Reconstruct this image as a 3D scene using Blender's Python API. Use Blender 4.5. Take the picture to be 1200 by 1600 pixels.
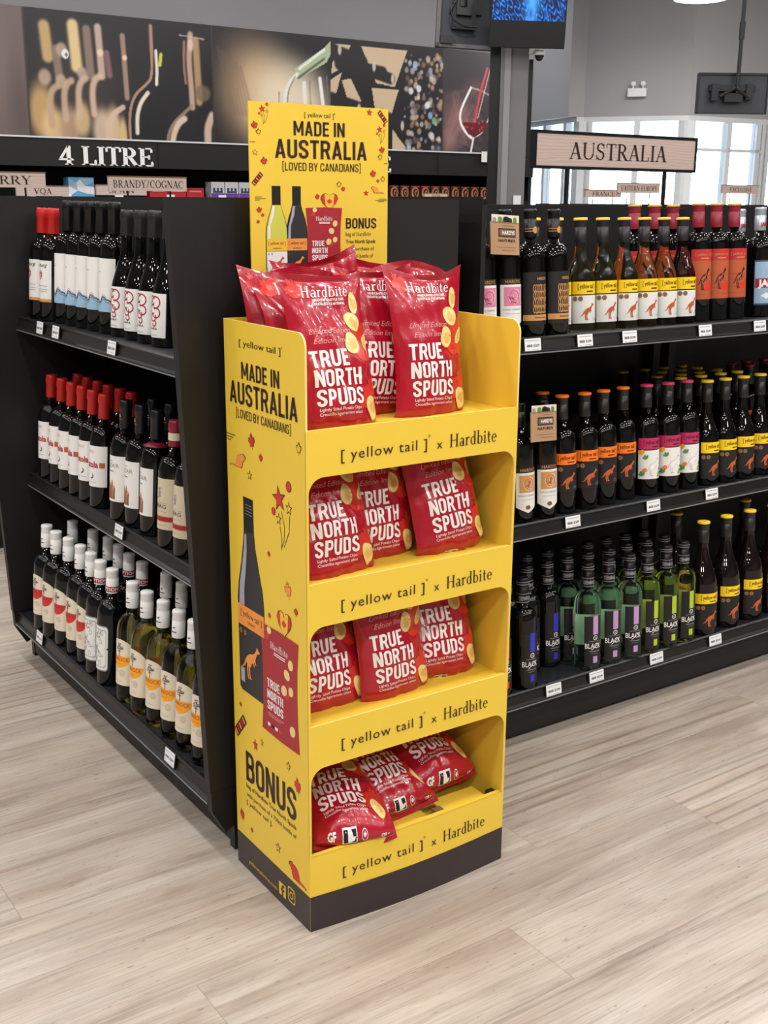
import bpy, bmesh, math, random
import numpy as np
from mathutils import Vector, Matrix
from mathutils.geometry import tessellate_polygon

# ------------------------------------------------------------------ scene, camera, light
SC = bpy.context.scene
for o in list(bpy.data.objects): bpy.data.objects.remove(o)
COL = SC.collection
PI = math.pi
R = math.radians

cam = bpy.data.cameras.new('camera')
cam.sensor_fit = 'VERTICAL'; cam.sensor_height = 36.0
cam.lens = 36.0 * 1800.6 / 1600.0
cam.clip_start = 0.05; cam.clip_end = 100
camo = bpy.data.objects.new('camera', cam); COL.objects.link(camo)
_p, _r, _y = R(15.155), R(0.482), R(34.783)
_f = Vector((math.sin(_y)*math.cos(_p), math.cos(_y)*math.cos(_p), -math.sin(_p)))
_x = Vector((math.cos(_y), -math.sin(_y), 0)); _u = _x.cross(_f)
_X = math.cos(_r)*_x + math.sin(_r)*_u; _U = -math.sin(_r)*_x + math.cos(_r)*_u
camo.matrix_world = Matrix(((_X.x, _U.x, -_f.x, 0), (_X.y, _U.y, -_f.y, 0), (_X.z, _U.z, -_f.z, 1.35), (0, 0, 0, 1)))
SC.camera = camo

SC.view_settings.view_transform = 'Standard'
SC.view_settings.look = 'None'
SC.view_settings.gamma = 1.0
SC.view_settings.use_curve_mapping = False
SC.view_settings.exposure = 0.0
SC.cycles.use_denoising = True
SC.cycles.max_bounces = 10
SC.cycles.transmission_bounces = 8
SC.cycles.caustics_reflective = False
SC.cycles.caustics_refractive = True

world = bpy.data.worlds.new('sky'); SC.world = world
world.use_nodes = True
_bg = world.node_tree.nodes['Background']
_bg.inputs[0].default_value = (0.86, 0.94, 1.0, 1); _bg.inputs[1].default_value = 9.0

CEIL = 3.7
LAMP_POWER = 24.0
LAMPS = [(x, y) for x in (-3.2, -1.4, 0.4, 2.2, 4.0, 5.8) for y in (-2.6, -0.8, 1.0, 2.8, 4.6, 6.4)] + [(7.6, 1.0), (7.6, 2.8), (7.6, 4.6), (7.6, 6.2), (9.6, 3.4), (9.6, 6.4), (7.7, 10.2)]  # last lamp is added, unseen, to brighten the leftmost window wall facet
for i, (x, y) in enumerate(LAMPS):
    l = bpy.data.lights.new('ceiling_downlight', 'AREA'); l.shape = 'DISK'; l.size = 0.30
    l.energy = LAMP_POWER*(1.28 if y < 0 else 0.86); l.color = (1.0, 0.992, 0.975)
    o = bpy.data.objects.new('ceiling_downlight', l); COL.objects.link(o)
    o.location = (x, y, CEIL - 0.03)

# ------------------------------------------------------------------ materials
def lin(c):
    c = c/255.0
    return c/12.92 if c <= 0.04045 else ((c+0.055)/1.055)**2.4
def rgb(t): return (lin(t[0]), lin(t[1]), lin(t[2]), 1.0)

M = {}
def mat(name, col, rough=0.5, metal=0.0, spec=0.5, coat=0.0, trans=0.0, ior=1.45, vary=0.06, vscale=40.0, bump=0.0, bscale=60.0, emit=None):
    m = bpy.data.materials.new(name); m.use_nodes = True
    nt = m.node_tree; b = nt.nodes['Principled BSDF']
    c = rgb(col)
    b.inputs['Roughness'].default_value = rough
    b.inputs['Metallic'].default_value = metal
    b.inputs['Specular IOR Level'].default_value = spec
    b.inputs['Coat Weight'].default_value = coat
    b.inputs['Transmission Weight'].default_value = trans
    b.inputs['IOR'].default_value = ior
    tc = nt.nodes.new('ShaderNodeTexCoord')
    if vary > 0:
        n = nt.nodes.new('ShaderNodeTexNoise'); n.inputs['Scale'].default_value = vscale; n.inputs['Detail'].default_value = 3
        nt.links.new(tc.outputs['Object'], n.inputs['Vector'])
        mx = nt.nodes.new('ShaderNodeMix'); mx.data_type = 'RGBA'
        mx.inputs[6].default_value = (c[0]*(1-vary), c[1]*(1-vary), c[2]*(1-vary), 1)
        mx.inputs[7].default_value = (min(1, c[0]*(1+vary)), min(1, c[1]*(1+vary)), min(1, c[2]*(1+vary)), 1)
        nt.links.new(n.outputs['Fac'], mx.inputs[0]); nt.links.new(mx.outputs[2], b.inputs['Base Color'])
    else:
        b.inputs['Base Color'].default_value = c
    if bump > 0:
        n2 = nt.nodes.new('ShaderNodeTexNoise'); n2.inputs['Scale'].default_value = bscale; n2.inputs['Detail'].default_value = 4
        nt.links.new(tc.outputs['Object'], n2.inputs['Vector'])
        bp = nt.nodes.new('ShaderNodeBump'); bp.inputs['Strength'].default_value = bump; bp.inputs['Distance'].default_value = 0.01
        nt.links.new(n2.outputs['Fac'], bp.inputs['Height']); nt.links.new(bp.outputs['Normal'], b.inputs['Normal'])
    if emit:
        b.inputs['Emission Color'].default_value = rgb(emit[0]); b.inputs['Emission Strength'].default_value = emit[1]
    M[name] = m
    return m

# card and print
mat('yellow_card', (236, 200, 66), 0.42, vary=0.03, vscale=9)
mat('pale_edge', (244, 226, 150), 0.6)
mat('base_black', (52, 43, 44), 0.38)
mat('ink_dark', (52, 28, 22), 0.5, vary=0)
mat('ink_black', (24, 22, 22), 0.45, vary=0)
mat('ink_red', (205, 52, 48), 0.5, vary=0)
mat('ink_orange', (238, 150, 70), 0.5, vary=0)
mat('ink_yellow', (240, 190, 60), 0.5, vary=0)
mat('ink_white', (240, 238, 236), 0.4, vary=0)
mat('ink_grey', (150, 146, 150), 0.5, vary=0)
mat('ink_steel', (165, 165, 180), 0.5, vary=0)
mat('ink_maroon', (168, 40, 52), 0.45, vary=0)
mat('ink_winegreen', (205, 205, 80), 0.5, vary=0)
mat('ink_charcoal', (48, 46, 48), 0.45, vary=0)
mat('ink_gold', (205, 150, 90), 0.4, vary=0)
mat('ink_brown', (120, 88, 62), 0.5, vary=0)
mat('ink_blue', (150, 185, 210), 0.5, vary=0)
mat('ink_navy', (60, 75, 105), 0.5, vary=0)
mat('ink_vividblue', (52, 52, 190), 0.4, vary=0)
mat('ink_lavender', (190, 150, 200), 0.4, vary=0)
mat('ink_lime', (176, 200, 40), 0.4, vary=0)
mat('ink_signal', (225, 60, 40), 0.4, vary=0)
mat('ink_pink', (222, 130, 165), 0.5, vary=0)
mat('ink_crimson', (160, 25, 50), 0.5, vary=0)
mat('ink_magenta', (190, 40, 92), 0.5, vary=0)
mat('ink_leaf', (86, 140, 70), 0.5, vary=0)
mat('ink_amber', (246, 168, 30), 0.5, vary=0)
mat('ink_bright_yellow', (250, 208, 16), 0.5, vary=0)
mat('ink_bright_orange', (250, 122, 24), 0.5, vary=0)
mat('ink_rust', (190, 92, 52), 0.5, vary=0)
mat('paper_white', (232, 230, 226), 0.6, vary=0.02)
mat('paper_cream', (226, 214, 192), 0.6, vary=0.02)
mat('paper_beige', (205, 192, 164), 0.6, vary=0.02)
mat('paper_black', (27, 25, 25), 0.5)
mat('paper_kraft', (176, 138, 104), 0.75)
mat('paper_red', (196, 46, 48), 0.5)
mat('tag_plastic', (236, 236, 238), 0.35)
# bags
mat('bag_film', (172, 16, 40), 0.25, spec=0.6, coat=0.3, vary=0.07, vscale=14, bump=0.06, bscale=110)
mat('bag_leaf', (206, 46, 34), 0.3, spec=0.6, coat=0.25, vary=0.15, vscale=90)
mat('chip', (236, 208, 136), 0.35, spec=0.5, coat=0.2, vary=0.12, vscale=120)
mat('chip_edge', (186, 124, 58), 0.35, vary=0)
mat('chip_core', (222, 180, 102), 0.35, spec=0.5, coat=0.2, vary=0.15, vscale=120)
mat('bag_ink', (243, 236, 234), 0.3, spec=0.5, coat=0.2, vary=0)
mat('bag_script', (224, 150, 150), 0.3, coat=0.2, vary=0)
mat('bag_back_print', (232, 230, 222), 0.35, vary=0)
# shelving
mat('shelf_black', (17, 17, 18), 0.42, vary=0.1)
mat('lip_black', (27, 26, 25), 0.32, vary=0.1)
mat('lip_glint', (150, 150, 152), 0.25, metal=0.5)  # pale colour paints in the highlight along the lower edge of each lip
mat('panel_black', (22, 20, 20), 0.5, vary=0.1, vscale=6)
# bottles
mat('dark_glass', (6, 7, 6), 0.02, spec=0.5, vary=0)
mat('plum_glass', (20, 10, 11), 0.02, spec=0.5, vary=0)
def glass(name, col, ior=1.33, trans=1.0):
    m = mat(name, col, 0.0, spec=0.6, trans=trans, ior=ior, vary=0); return m
glass('olive_glass', (200, 198, 116))
glass('straw_glass', (228, 224, 158))
glass('mint_glass', (212, 244, 220))
glass('lime_glass', (222, 238, 154))
glass('rose_glass', (150, 60, 60))
mat('cap_black', (15, 14, 15), 0.3, vary=0.05)
mat('cap_grey', (36, 35, 35), 0.32)
mat('cap_red', (196, 34, 30), 0.35)
mat('cap_maroon', (140, 30, 50), 0.35)
mat('cap_white', (232, 230, 226), 0.4)
mat('cap_silver', (178, 188, 196), 0.3, metal=0.5)
mat('cap_yellow', (250, 202, 50), 0.35)
mat('cap_orange', (248, 118, 30), 0.35)
mat('cap_pink', (214, 58, 104), 0.35)
mat('cap_navy', (15, 17, 26), 0.35)
mat('cap_gold', (222, 178, 90), 0.3, metal=0.5)
# room
mat('wall_grey', (168, 167, 168), 0.85, vary=0.02, vscale=3)
mat('wall_mid', (140, 140, 143), 0.85, vary=0.02, vscale=3)
mat('ceiling_grey', (190, 188, 186), 0.9)
mat('column_grey', (112, 110, 110), 0.6)
mat('frame_white', (218, 220, 222), 0.5)
mat('frame_steel', (96, 104, 112), 0.4)
mat('black_plastic', (18, 18, 20), 0.35)
mat('tv_back', (58, 61, 68), 0.5)
mat('mount_black', (34, 36, 40), 0.45)
mat('lamp_white', (240, 240, 240), 0.4)
mat('lamp_glow', (255, 255, 255), 0.4, vary=0, emit=((255, 250, 240), 6.0))
mat('trim_white', (214, 214, 214), 0.5)
mat('outdoor_blue', (150, 178, 196), 0.8)
mat('outdoor_pale', (214, 220, 226), 0.9)
mat('box_red', (190, 40, 48), 0.45)
mat('box_purple', (112, 62, 160), 0.45)
mat('box_white', (228, 226, 230), 0.45)
mat('box_brown', (60, 40, 34), 0.45)
mat('box_copper', (214, 128, 92), 0.45)
mat('box_blue', (92, 166, 210), 0.45)
pane = glass('window_pane', (240, 250, 255), 1.02)

# wooden sign board
def wood_board(name, a, b, scale):
    m = bpy.data.materials.new(name); m.use_nodes = True; nt = m.node_tree; p = nt.nodes['Principled BSDF']
    tc = nt.nodes.new('ShaderNodeTexCoord'); mp = nt.nodes.new('ShaderNodeMapping'); mp.inputs['Scale'].default_value = scale
    nt.links.new(tc.outputs['Object'], mp.inputs[0])
    w = nt.nodes.new('ShaderNodeTexWave'); w.bands_direction = 'Z'; w.inputs['Scale'].default_value = 3.0; w.inputs['Distortion'].default_value = 9.0
    w.inputs['Detail'].default_value = 3; w.inputs['Detail Scale'].default_value = 0.8
    nt.links.new(mp.outputs[0], w.inputs[0])
    r = nt.nodes.new('ShaderNodeValToRGB'); r.color_ramp.elements[0].color = rgb(a); r.color_ramp.elements[1].color = rgb(b)
    nt.links.new(w.outputs[0], r.inputs[0]); nt.links.new(r.outputs[0], p.inputs['Base Color']); p.inputs['Roughness'].default_value = 0.55
    M[name] = m
wood_board('sign_wood', (190, 168, 158), (204, 183, 173), (1.8, 1, 12))

# vertex coloured print (the photographic mural and the TV picture)
def vcol_mat(name, rough=0.5, emit=0.0):
    m = bpy.data.materials.new(name); m.use_nodes = True; nt = m.node_tree; p = nt.nodes['Principled BSDF']
    a = nt.nodes.new('ShaderNodeVertexColor'); a.layer_name = 'print'
    p.inputs['Roughness'].default_value = rough
    if emit:
        p.inputs['Base Color'].default_value = (0.01, 0.01, 0.01, 1)
        nt.links.new(a.outputs[0], p.inputs['Emission Color']); p.inputs['Emission Strength'].default_value = emit
    else:
        nt.links.new(a.outputs[0], p.inputs['Base Color'])
    M[name] = m
vcol_mat('mural_print', 0.35)
vcol_mat('tv_picture', 0.2, 1.5)

# floor: wide pale oak-look planks running along X
def floor_mat():
    m = bpy.data.materials.new('plank_floor'); m.use_nodes = True; nt = m.node_tree; p = nt.nodes['Principled BSDF']
    N = nt.nodes.new; L = nt.links.new
    def mth(op, a, b=None):
        n = N('ShaderNodeMath'); n.operation = op
        for i, q in enumerate((a, b)):
            if q is None: continue
            if isinstance(q, (int, float)): n.inputs[i].default_value = q
            else: L(q, n.inputs[i])
        return n.outputs[0]
    tc = N('ShaderNodeTexCoord'); sx = N('ShaderNodeSeparateXYZ'); L(tc.outputs['Object'], sx.inputs[0])
    PW, PL = .182, 1.21
    yy = mth('DIVIDE', mth('ADD', sx.outputs[1], 20.03), PW); rown = mth('FLOOR', yy); fy = mth('FRACT', yy)
    wn = N('ShaderNodeTexWhiteNoise'); wn.noise_dimensions = '1D'; L(rown, wn.inputs['W'])
    xx = mth('ADD', mth('DIVIDE', mth('ADD', sx.outputs[0], 20.0), PL), wn.outputs['Value']); coln = mth('FLOOR', xx); fx = mth('FRACT', xx)
    cid = N('ShaderNodeCombineXYZ'); L(rown, cid.inputs[0]); L(coln, cid.inputs[1])
    w2 = N('ShaderNodeTexWhiteNoise'); w2.noise_dimensions = '2D'; L(cid.outputs[0], w2.inputs['Vector']); rnd = w2.outputs['Value']
    off = N('ShaderNodeCombineXYZ'); L(mth('MULTIPLY', rnd, 43.0), off.inputs[0]); L(mth('MULTIPLY', rnd, 17.0), off.inputs[1]); L(mth('MULTIPLY', rnd, 29.0), off.inputs[2])
    add = N('ShaderNodeVectorMath'); add.operation = 'ADD'; L(tc.outputs['Object'], add.inputs[0]); L(off.outputs[0], add.inputs[1])
    def noise(sc, scale, detail, dist=0.0, rough=0.55):
        mp = N('ShaderNodeMapping'); mp.inputs['Scale'].default_value = sc; L(add.outputs[0], mp.inputs[0])
        n = N('ShaderNodeTexNoise'); n.inputs['Scale'].default_value = scale; n.inputs['Detail'].default_value = detail
        n.inputs['Distortion'].default_value = dist; n.inputs['Roughness'].default_value = rough; L(mp.outputs[0], n.inputs['Vector']); return n.outputs['Fac']
    def ramp(f, stops):
        r = N('ShaderNodeValToRGB'); L(f, r.inputs[0]); e = r.color_ramp.elements
        e[0].position, e[0].color = stops[0]; e[1].position, e[1].color = stops[-1]
        for q, c in stops[1:-1]: k = e.new(q); k.color = c
        return r.outputs[0]
    def mul(a, b, f=1.0):
        x = N('ShaderNodeMix'); x.data_type = 'RGBA'; x.blend_type = 'MULTIPLY'; x.inputs[0].default_value = f; L(a, x.inputs[6]); L(b, x.inputs[7]); return x.outputs[2]
    g = lambda v, w=None: (v, v*.985, v*.965, 1) if w is None else w
    # broad warm and grey patches
    base = ramp(noise((1.0, 6.5, 1), 1.7, 5, 1.0), [(.30, rgb((156, 144, 134))), (.46, rgb((174, 163, 154))), (.60, rgb((187, 178, 169))), (.75, rgb((195, 187, 179)))])
    tint = ramp(noise((.9, 6.0, 1), 2.0, 3, .5), [(.42, (1, 1, 1, 1)), (.62, (1.0, .90, .80, 1)), (.80, (1, .84, .72, 1))])
    c = mul(base, tint, .32)
    # long fibres
    fib = noise((1.3, 64.0, 1), 3.0, 7, .7, .72)
    c = mul(c, ramp(fib, [(.28, g(.62)), (.40, g(.82)), (.50, g(.99)), (.62, g(1.03)), (.75, g(1.08))]), .80)
    fine = noise((2.2, 130.0, 1), 4.0, 3, .3, .75)
    c = mul(c, ramp(fine, [(.32, g(.72)), (.46, g(.98)), (.70, g(1.06))]), .9)
    # arched growth rings
    mp = N('ShaderNodeMapping'); mp.inputs['Scale'].default_value = (.55, 5.0, 1); L(add.outputs[0], mp.inputs[0])
    wv = N('ShaderNodeTexWave'); wv.wave_type = 'BANDS'; wv.bands_direction = 'Y'; wv.inputs['Scale'].default_value = 1.6; wv.inputs['Distortion'].default_value = 7.0; wv.inputs['Detail'].default_value = 2.5; wv.inputs['Detail Scale'].default_value = .7
    L(mp.outputs[0], wv.inputs['Vector'])
    gate = ramp(noise((.5, 2.2, 1), 1.3, 2), [(.48, (1, 1, 1, 1)), (.62, (0, 0, 0, 1))])
    ring = ramp(wv.outputs['Fac'], [(.0, g(.55)), (.12, g(.80)), (.26, g(1.0)), (1, g(1.0))])
    mx = N('ShaderNodeMix'); mx.data_type = 'RGBA'; L(gate, mx.inputs[0]); L(ring, mx.inputs[6]); mx.inputs[7].default_value = (1, 1, 1, 1)
    c = mul(c, mx.outputs[2], .75)
    # knots, short dark dashes
    mk = N('ShaderNodeMapping'); mk.inputs['Scale'].default_value = (2.6, 6.0, 1); L(add.outputs[0], mk.inputs[0])
    vo = N('ShaderNodeTexVoronoi'); vo.inputs['Scale'].default_value = 1.0; L(mk.outputs[0], vo.inputs['Vector'])
    c = mul(c, ramp(vo.outputs['Distance'], [(.012, (.34, .31, .30, 1)), (.028, (.50, .47, .45, 1)), (.036, (.85, .83, .81, 1)), (.07, (.93, .91, .89, 1)), (.11, (1, 1, 1, 1))]), .9)
    c = mul(c, ramp(noise((9.0, 60.0, 1), 3.5, 2), [(.26, (.42, .37, .33, 1)), (.31, (1, 1, 1, 1))]), .85)
    # plank to plank tone and seams
    tone = N('ShaderNodeMapRange'); tone.inputs[3].default_value = .98; tone.inputs[4].default_value = 1.10; L(rnd, tone.inputs[0])
    sc = N('ShaderNodeVectorMath'); sc.operation = 'SCALE'; L(c, sc.inputs[0]); L(tone.outputs[0], sc.inputs['Scale'])
    ey = mth('MULTIPLY', mth('MINIMUM', fy, mth('SUBTRACT', 1.0, fy)), PW); ex = mth('MULTIPLY', mth('MINIMUM', fx, mth('SUBTRACT', 1.0, fx)), PL)
    seam = mth('MULTIPLY', mth('LESS_THAN', mth('MINIMUM', ey, ex), .0009), .45)
    fm = N('ShaderNodeMix'); fm.data_type = 'RGBA'; L(seam, fm.inputs[0]); L(sc.outputs[0], fm.inputs[6]); fm.inputs[7].default_value = rgb((112, 97, 86))
    L(fm.outputs[2], p.inputs['Base Color'])
    p.inputs['Roughness'].default_value = .34; p.inputs['Specular IOR Level'].default_value = .45
    bp = N('ShaderNodeBump'); bp.inputs['Strength'].default_value = .10; bp.inputs['Distance'].default_value = .003; L(fib, bp.inputs['Height']); L(bp.outputs[0], p.inputs['Normal'])
    M['plank_floor'] = m
floor_mat()

# ------------------------------------------------------------------ mesh helpers
class MB:
    def __init__(s): s.v = []; s.f = []; s.m = []; s.sm = []; s.names = []
    def mi(s, name):
        if name not in s.names: s.names.append(name)
        return s.names.index(name)
    def add(s, verts, faces, mname, smooth=False):
        b = len(s.v); k = s.mi(mname)
        s.v.extend([tuple(float(c) for c in q) for q in verts])
        for f in faces:
            s.f.append(tuple(b+i for i in f)); s.m.append(k); s.sm.append(smooth)
    def box(s, lo, hi, mname):
        x0, y0, z0 = lo; x1, y1, z1 = hi
        V = [(x0,y0,z0),(x1,y0,z0),(x1,y1,z0),(x0,y1,z0),(x0,y0,z1),(x1,y0,z1),(x1,y1,z1),(x0,y1,z1)]
        s.add(V, [(0,3,2,1),(4,5,6,7),(0,1,5,4),(1,2,6,5),(2,3,7,6),(3,0,4,7)], mname)
    def prism(s, poly, fn, t0, t1, mname, mside=None):
        # poly: 2D outline; fn(a, b, t) -> 3D
        n = len(poly); V = [fn(a, b, t0) for a, b in poly] + [fn(a, b, t1) for a, b in poly]
        tri = tessellate_polygon([[Vector((a, b, 0)) for a, b in poly]])
        s.add(V, [tuple(t) for t in tri] + [tuple(n+i for i in reversed(t)) for t in tri], mname)
        s.add(V, [(i, (i+1) % n, n+(i+1) % n, n+i) for i in range(n)], mside or mname)
    def lathe(s, prof, mname, n=28, c=(0, 0, 0), smooth=True):
        V = []
        for r, z in prof:
            for k in range(n):
                a = 2*PI*k/n; V.append((c[0]+r*math.cos(a), c[1]+r*math.sin(a), c[2]+z))
        F = []
        for i in range(len(prof)-1):
            for k in range(n):
                F.append((i*n+k, i*n+(k+1) % n, (i+1)*n+(k+1) % n, (i+1)*n+k))
        s.add(V, F, mname, smooth)
        if prof[0][0] > 1e-5: s.add(V[:n], [tuple(range(n-1, -1, -1))], mname)
        if prof[-1][0] > 1e-5: s.add(V[-n:], [tuple(range(n))], mname)
    def tube(s, a, b, r, mname, n=10):
        a = Vector(a); b = Vector(b); d = (b-a).normalized()
        u = d.orthogonal().normalized(); w = d.cross(u); V = []
        for p in (a, b):
            for k in range(n):
                t = 2*PI*k/n; V.append(p+r*(math.cos(t)*u+math.sin(t)*w))
        s.add(V, [(k, (k+1) % n, n+(k+1) % n, n+k) for k in range(n)] , mname, True)
        s.add(V, [tuple(range(n-1, -1, -1)), tuple(range(n, 2*n))], mname)
    def mesh(s, name):
        me = bpy.data.meshes.new(name); me.from_pydata(s.v, [], s.f)
        for k in s.names: me.materials.append(M[k])
        me.polygons.foreach_set('material_index', s.m); me.polygons.foreach_set('use_smooth', s.sm); me.update(); return me
    def build(s, name, parent=None, loc=None):
        o = bpy.data.objects.new(name, s.mesh(name)); COL.objects.link(o)
        if parent: o.parent = parent
        if loc: o.location = loc
        return o

def bevel(o, w=0.003, seg=2):
    m = o.modifiers.new('edges', 'BEVEL'); m.width = w; m.segments = seg; m.limit_method = 'ANGLE'; m.angle_limit = R(40); return o
def thing(name, label, cat, loc=(0, 0, 0), rot=(0, 0, 0), group=None):
    o = bpy.data.objects.new(name, None); COL.objects.link(o); o.location = loc; o.rotation_euler = rot
    o.empty_display_size = 0.05; o['label'] = label; o['category'] = cat
    if group: o['group'] = group
    return o
def tag(o, label, cat, group=None):
    o['label'] = label; o['category'] = cat
    if group: o['group'] = group
    return o
def struct(name, mb, label=None):
    o = mb.build(name); o['kind'] = 'structure'; return o

# ------------------------------------------------------------------ lettering and flat artwork
_tc = {}
def text_geo(body, bold=0.0, shear=0.0, space=1.0, res=3):
    key = (body, bold, shear, space, res)
    if key in _tc: return _tc[key]
    cu = bpy.data.curves.new('t', 'FONT'); cu.body = body; cu.size = 1; cu.offset = bold; cu.shear = shear; cu.space_character = space
    cu.resolution_u = res; cu.dimensions = '2D'; cu.fill_mode = 'FRONT'
    ob = bpy.data.objects.new('t', cu); COL.objects.link(ob)
    dg = bpy.context.evaluated_depsgraph_get(); me = ob.evaluated_get(dg).to_mesh()
    V = np.array([(v.co.x, v.co.y) for v in me.vertices]).reshape(-1, 2); F = [tuple(p.vertices) for p in me.polygons]
    ob.evaluated_get(dg).to_mesh_clear(); bpy.data.objects.remove(ob); bpy.data.curves.remove(cu)
    _tc[key] = (V, F); return _tc[key]
_caph = {}
def cap_h(bold):
    if bold not in _caph:
        V, _ = text_geo('H', bold); _caph[bold] = (V[:, 1].min(), V[:, 1].max())
    return _caph[bold]

def ell(cx, cy, rx, ry, a0=0, a1=360, n=20):
    return [(cx+rx*math.cos(R(a0+(a1-a0)*i/n)), cy+ry*math.sin(R(a0+(a1-a0)*i/n))) for i in range(n+1)]
# --- serif capitals drawn from stems, hairlines and bowls
def _rect(x0, y0, x1, y1): return [(x0, y0), (x1, y0), (x1, y1), (x0, y1)]
SW, HW, SER = 0.135, 0.045, 0.085
def _stem(x, y0=0, y1=1, w=SW, b=1, t=1):
    P = [_rect(x-w/2, y0, x+w/2, y1)]
    if b: P.append(_rect(x-w/2-SER, y0, x+w/2+SER, y0+0.035))
    if t: P.append(_rect(x-w/2-SER, y1-0.035, x+w/2+SER, y1))
    return P
def _diag(x0, y0, x1, y1, w): return [[(x0-w/2, y0), (x0+w/2, y0), (x1+w/2, y1), (x1-w/2, y1)]]
def _ring(cx, cy, rx, ry, a0, a1, ws=SW, wh=HW, n=18):
    out = []
    for i in range(n):
        a = R(a0+(a1-a0)*i/n); b = R(a0+(a1-a0)*(i+1)/n)
        out.append([(cx+rx*math.cos(a), cy+ry*math.sin(a)), (cx+rx*math.cos(b), cy+ry*math.sin(b)),
                    (cx+(rx-ws)*math.cos(b), cy+(ry-wh)*math.sin(b)), (cx+(rx-ws)*math.cos(a), cy+(ry-wh)*math.sin(a))])
    return out
def _h(x0, x1, y, w=HW): return [_rect(x0, y-w/2, x1, y+w/2)]
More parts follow.
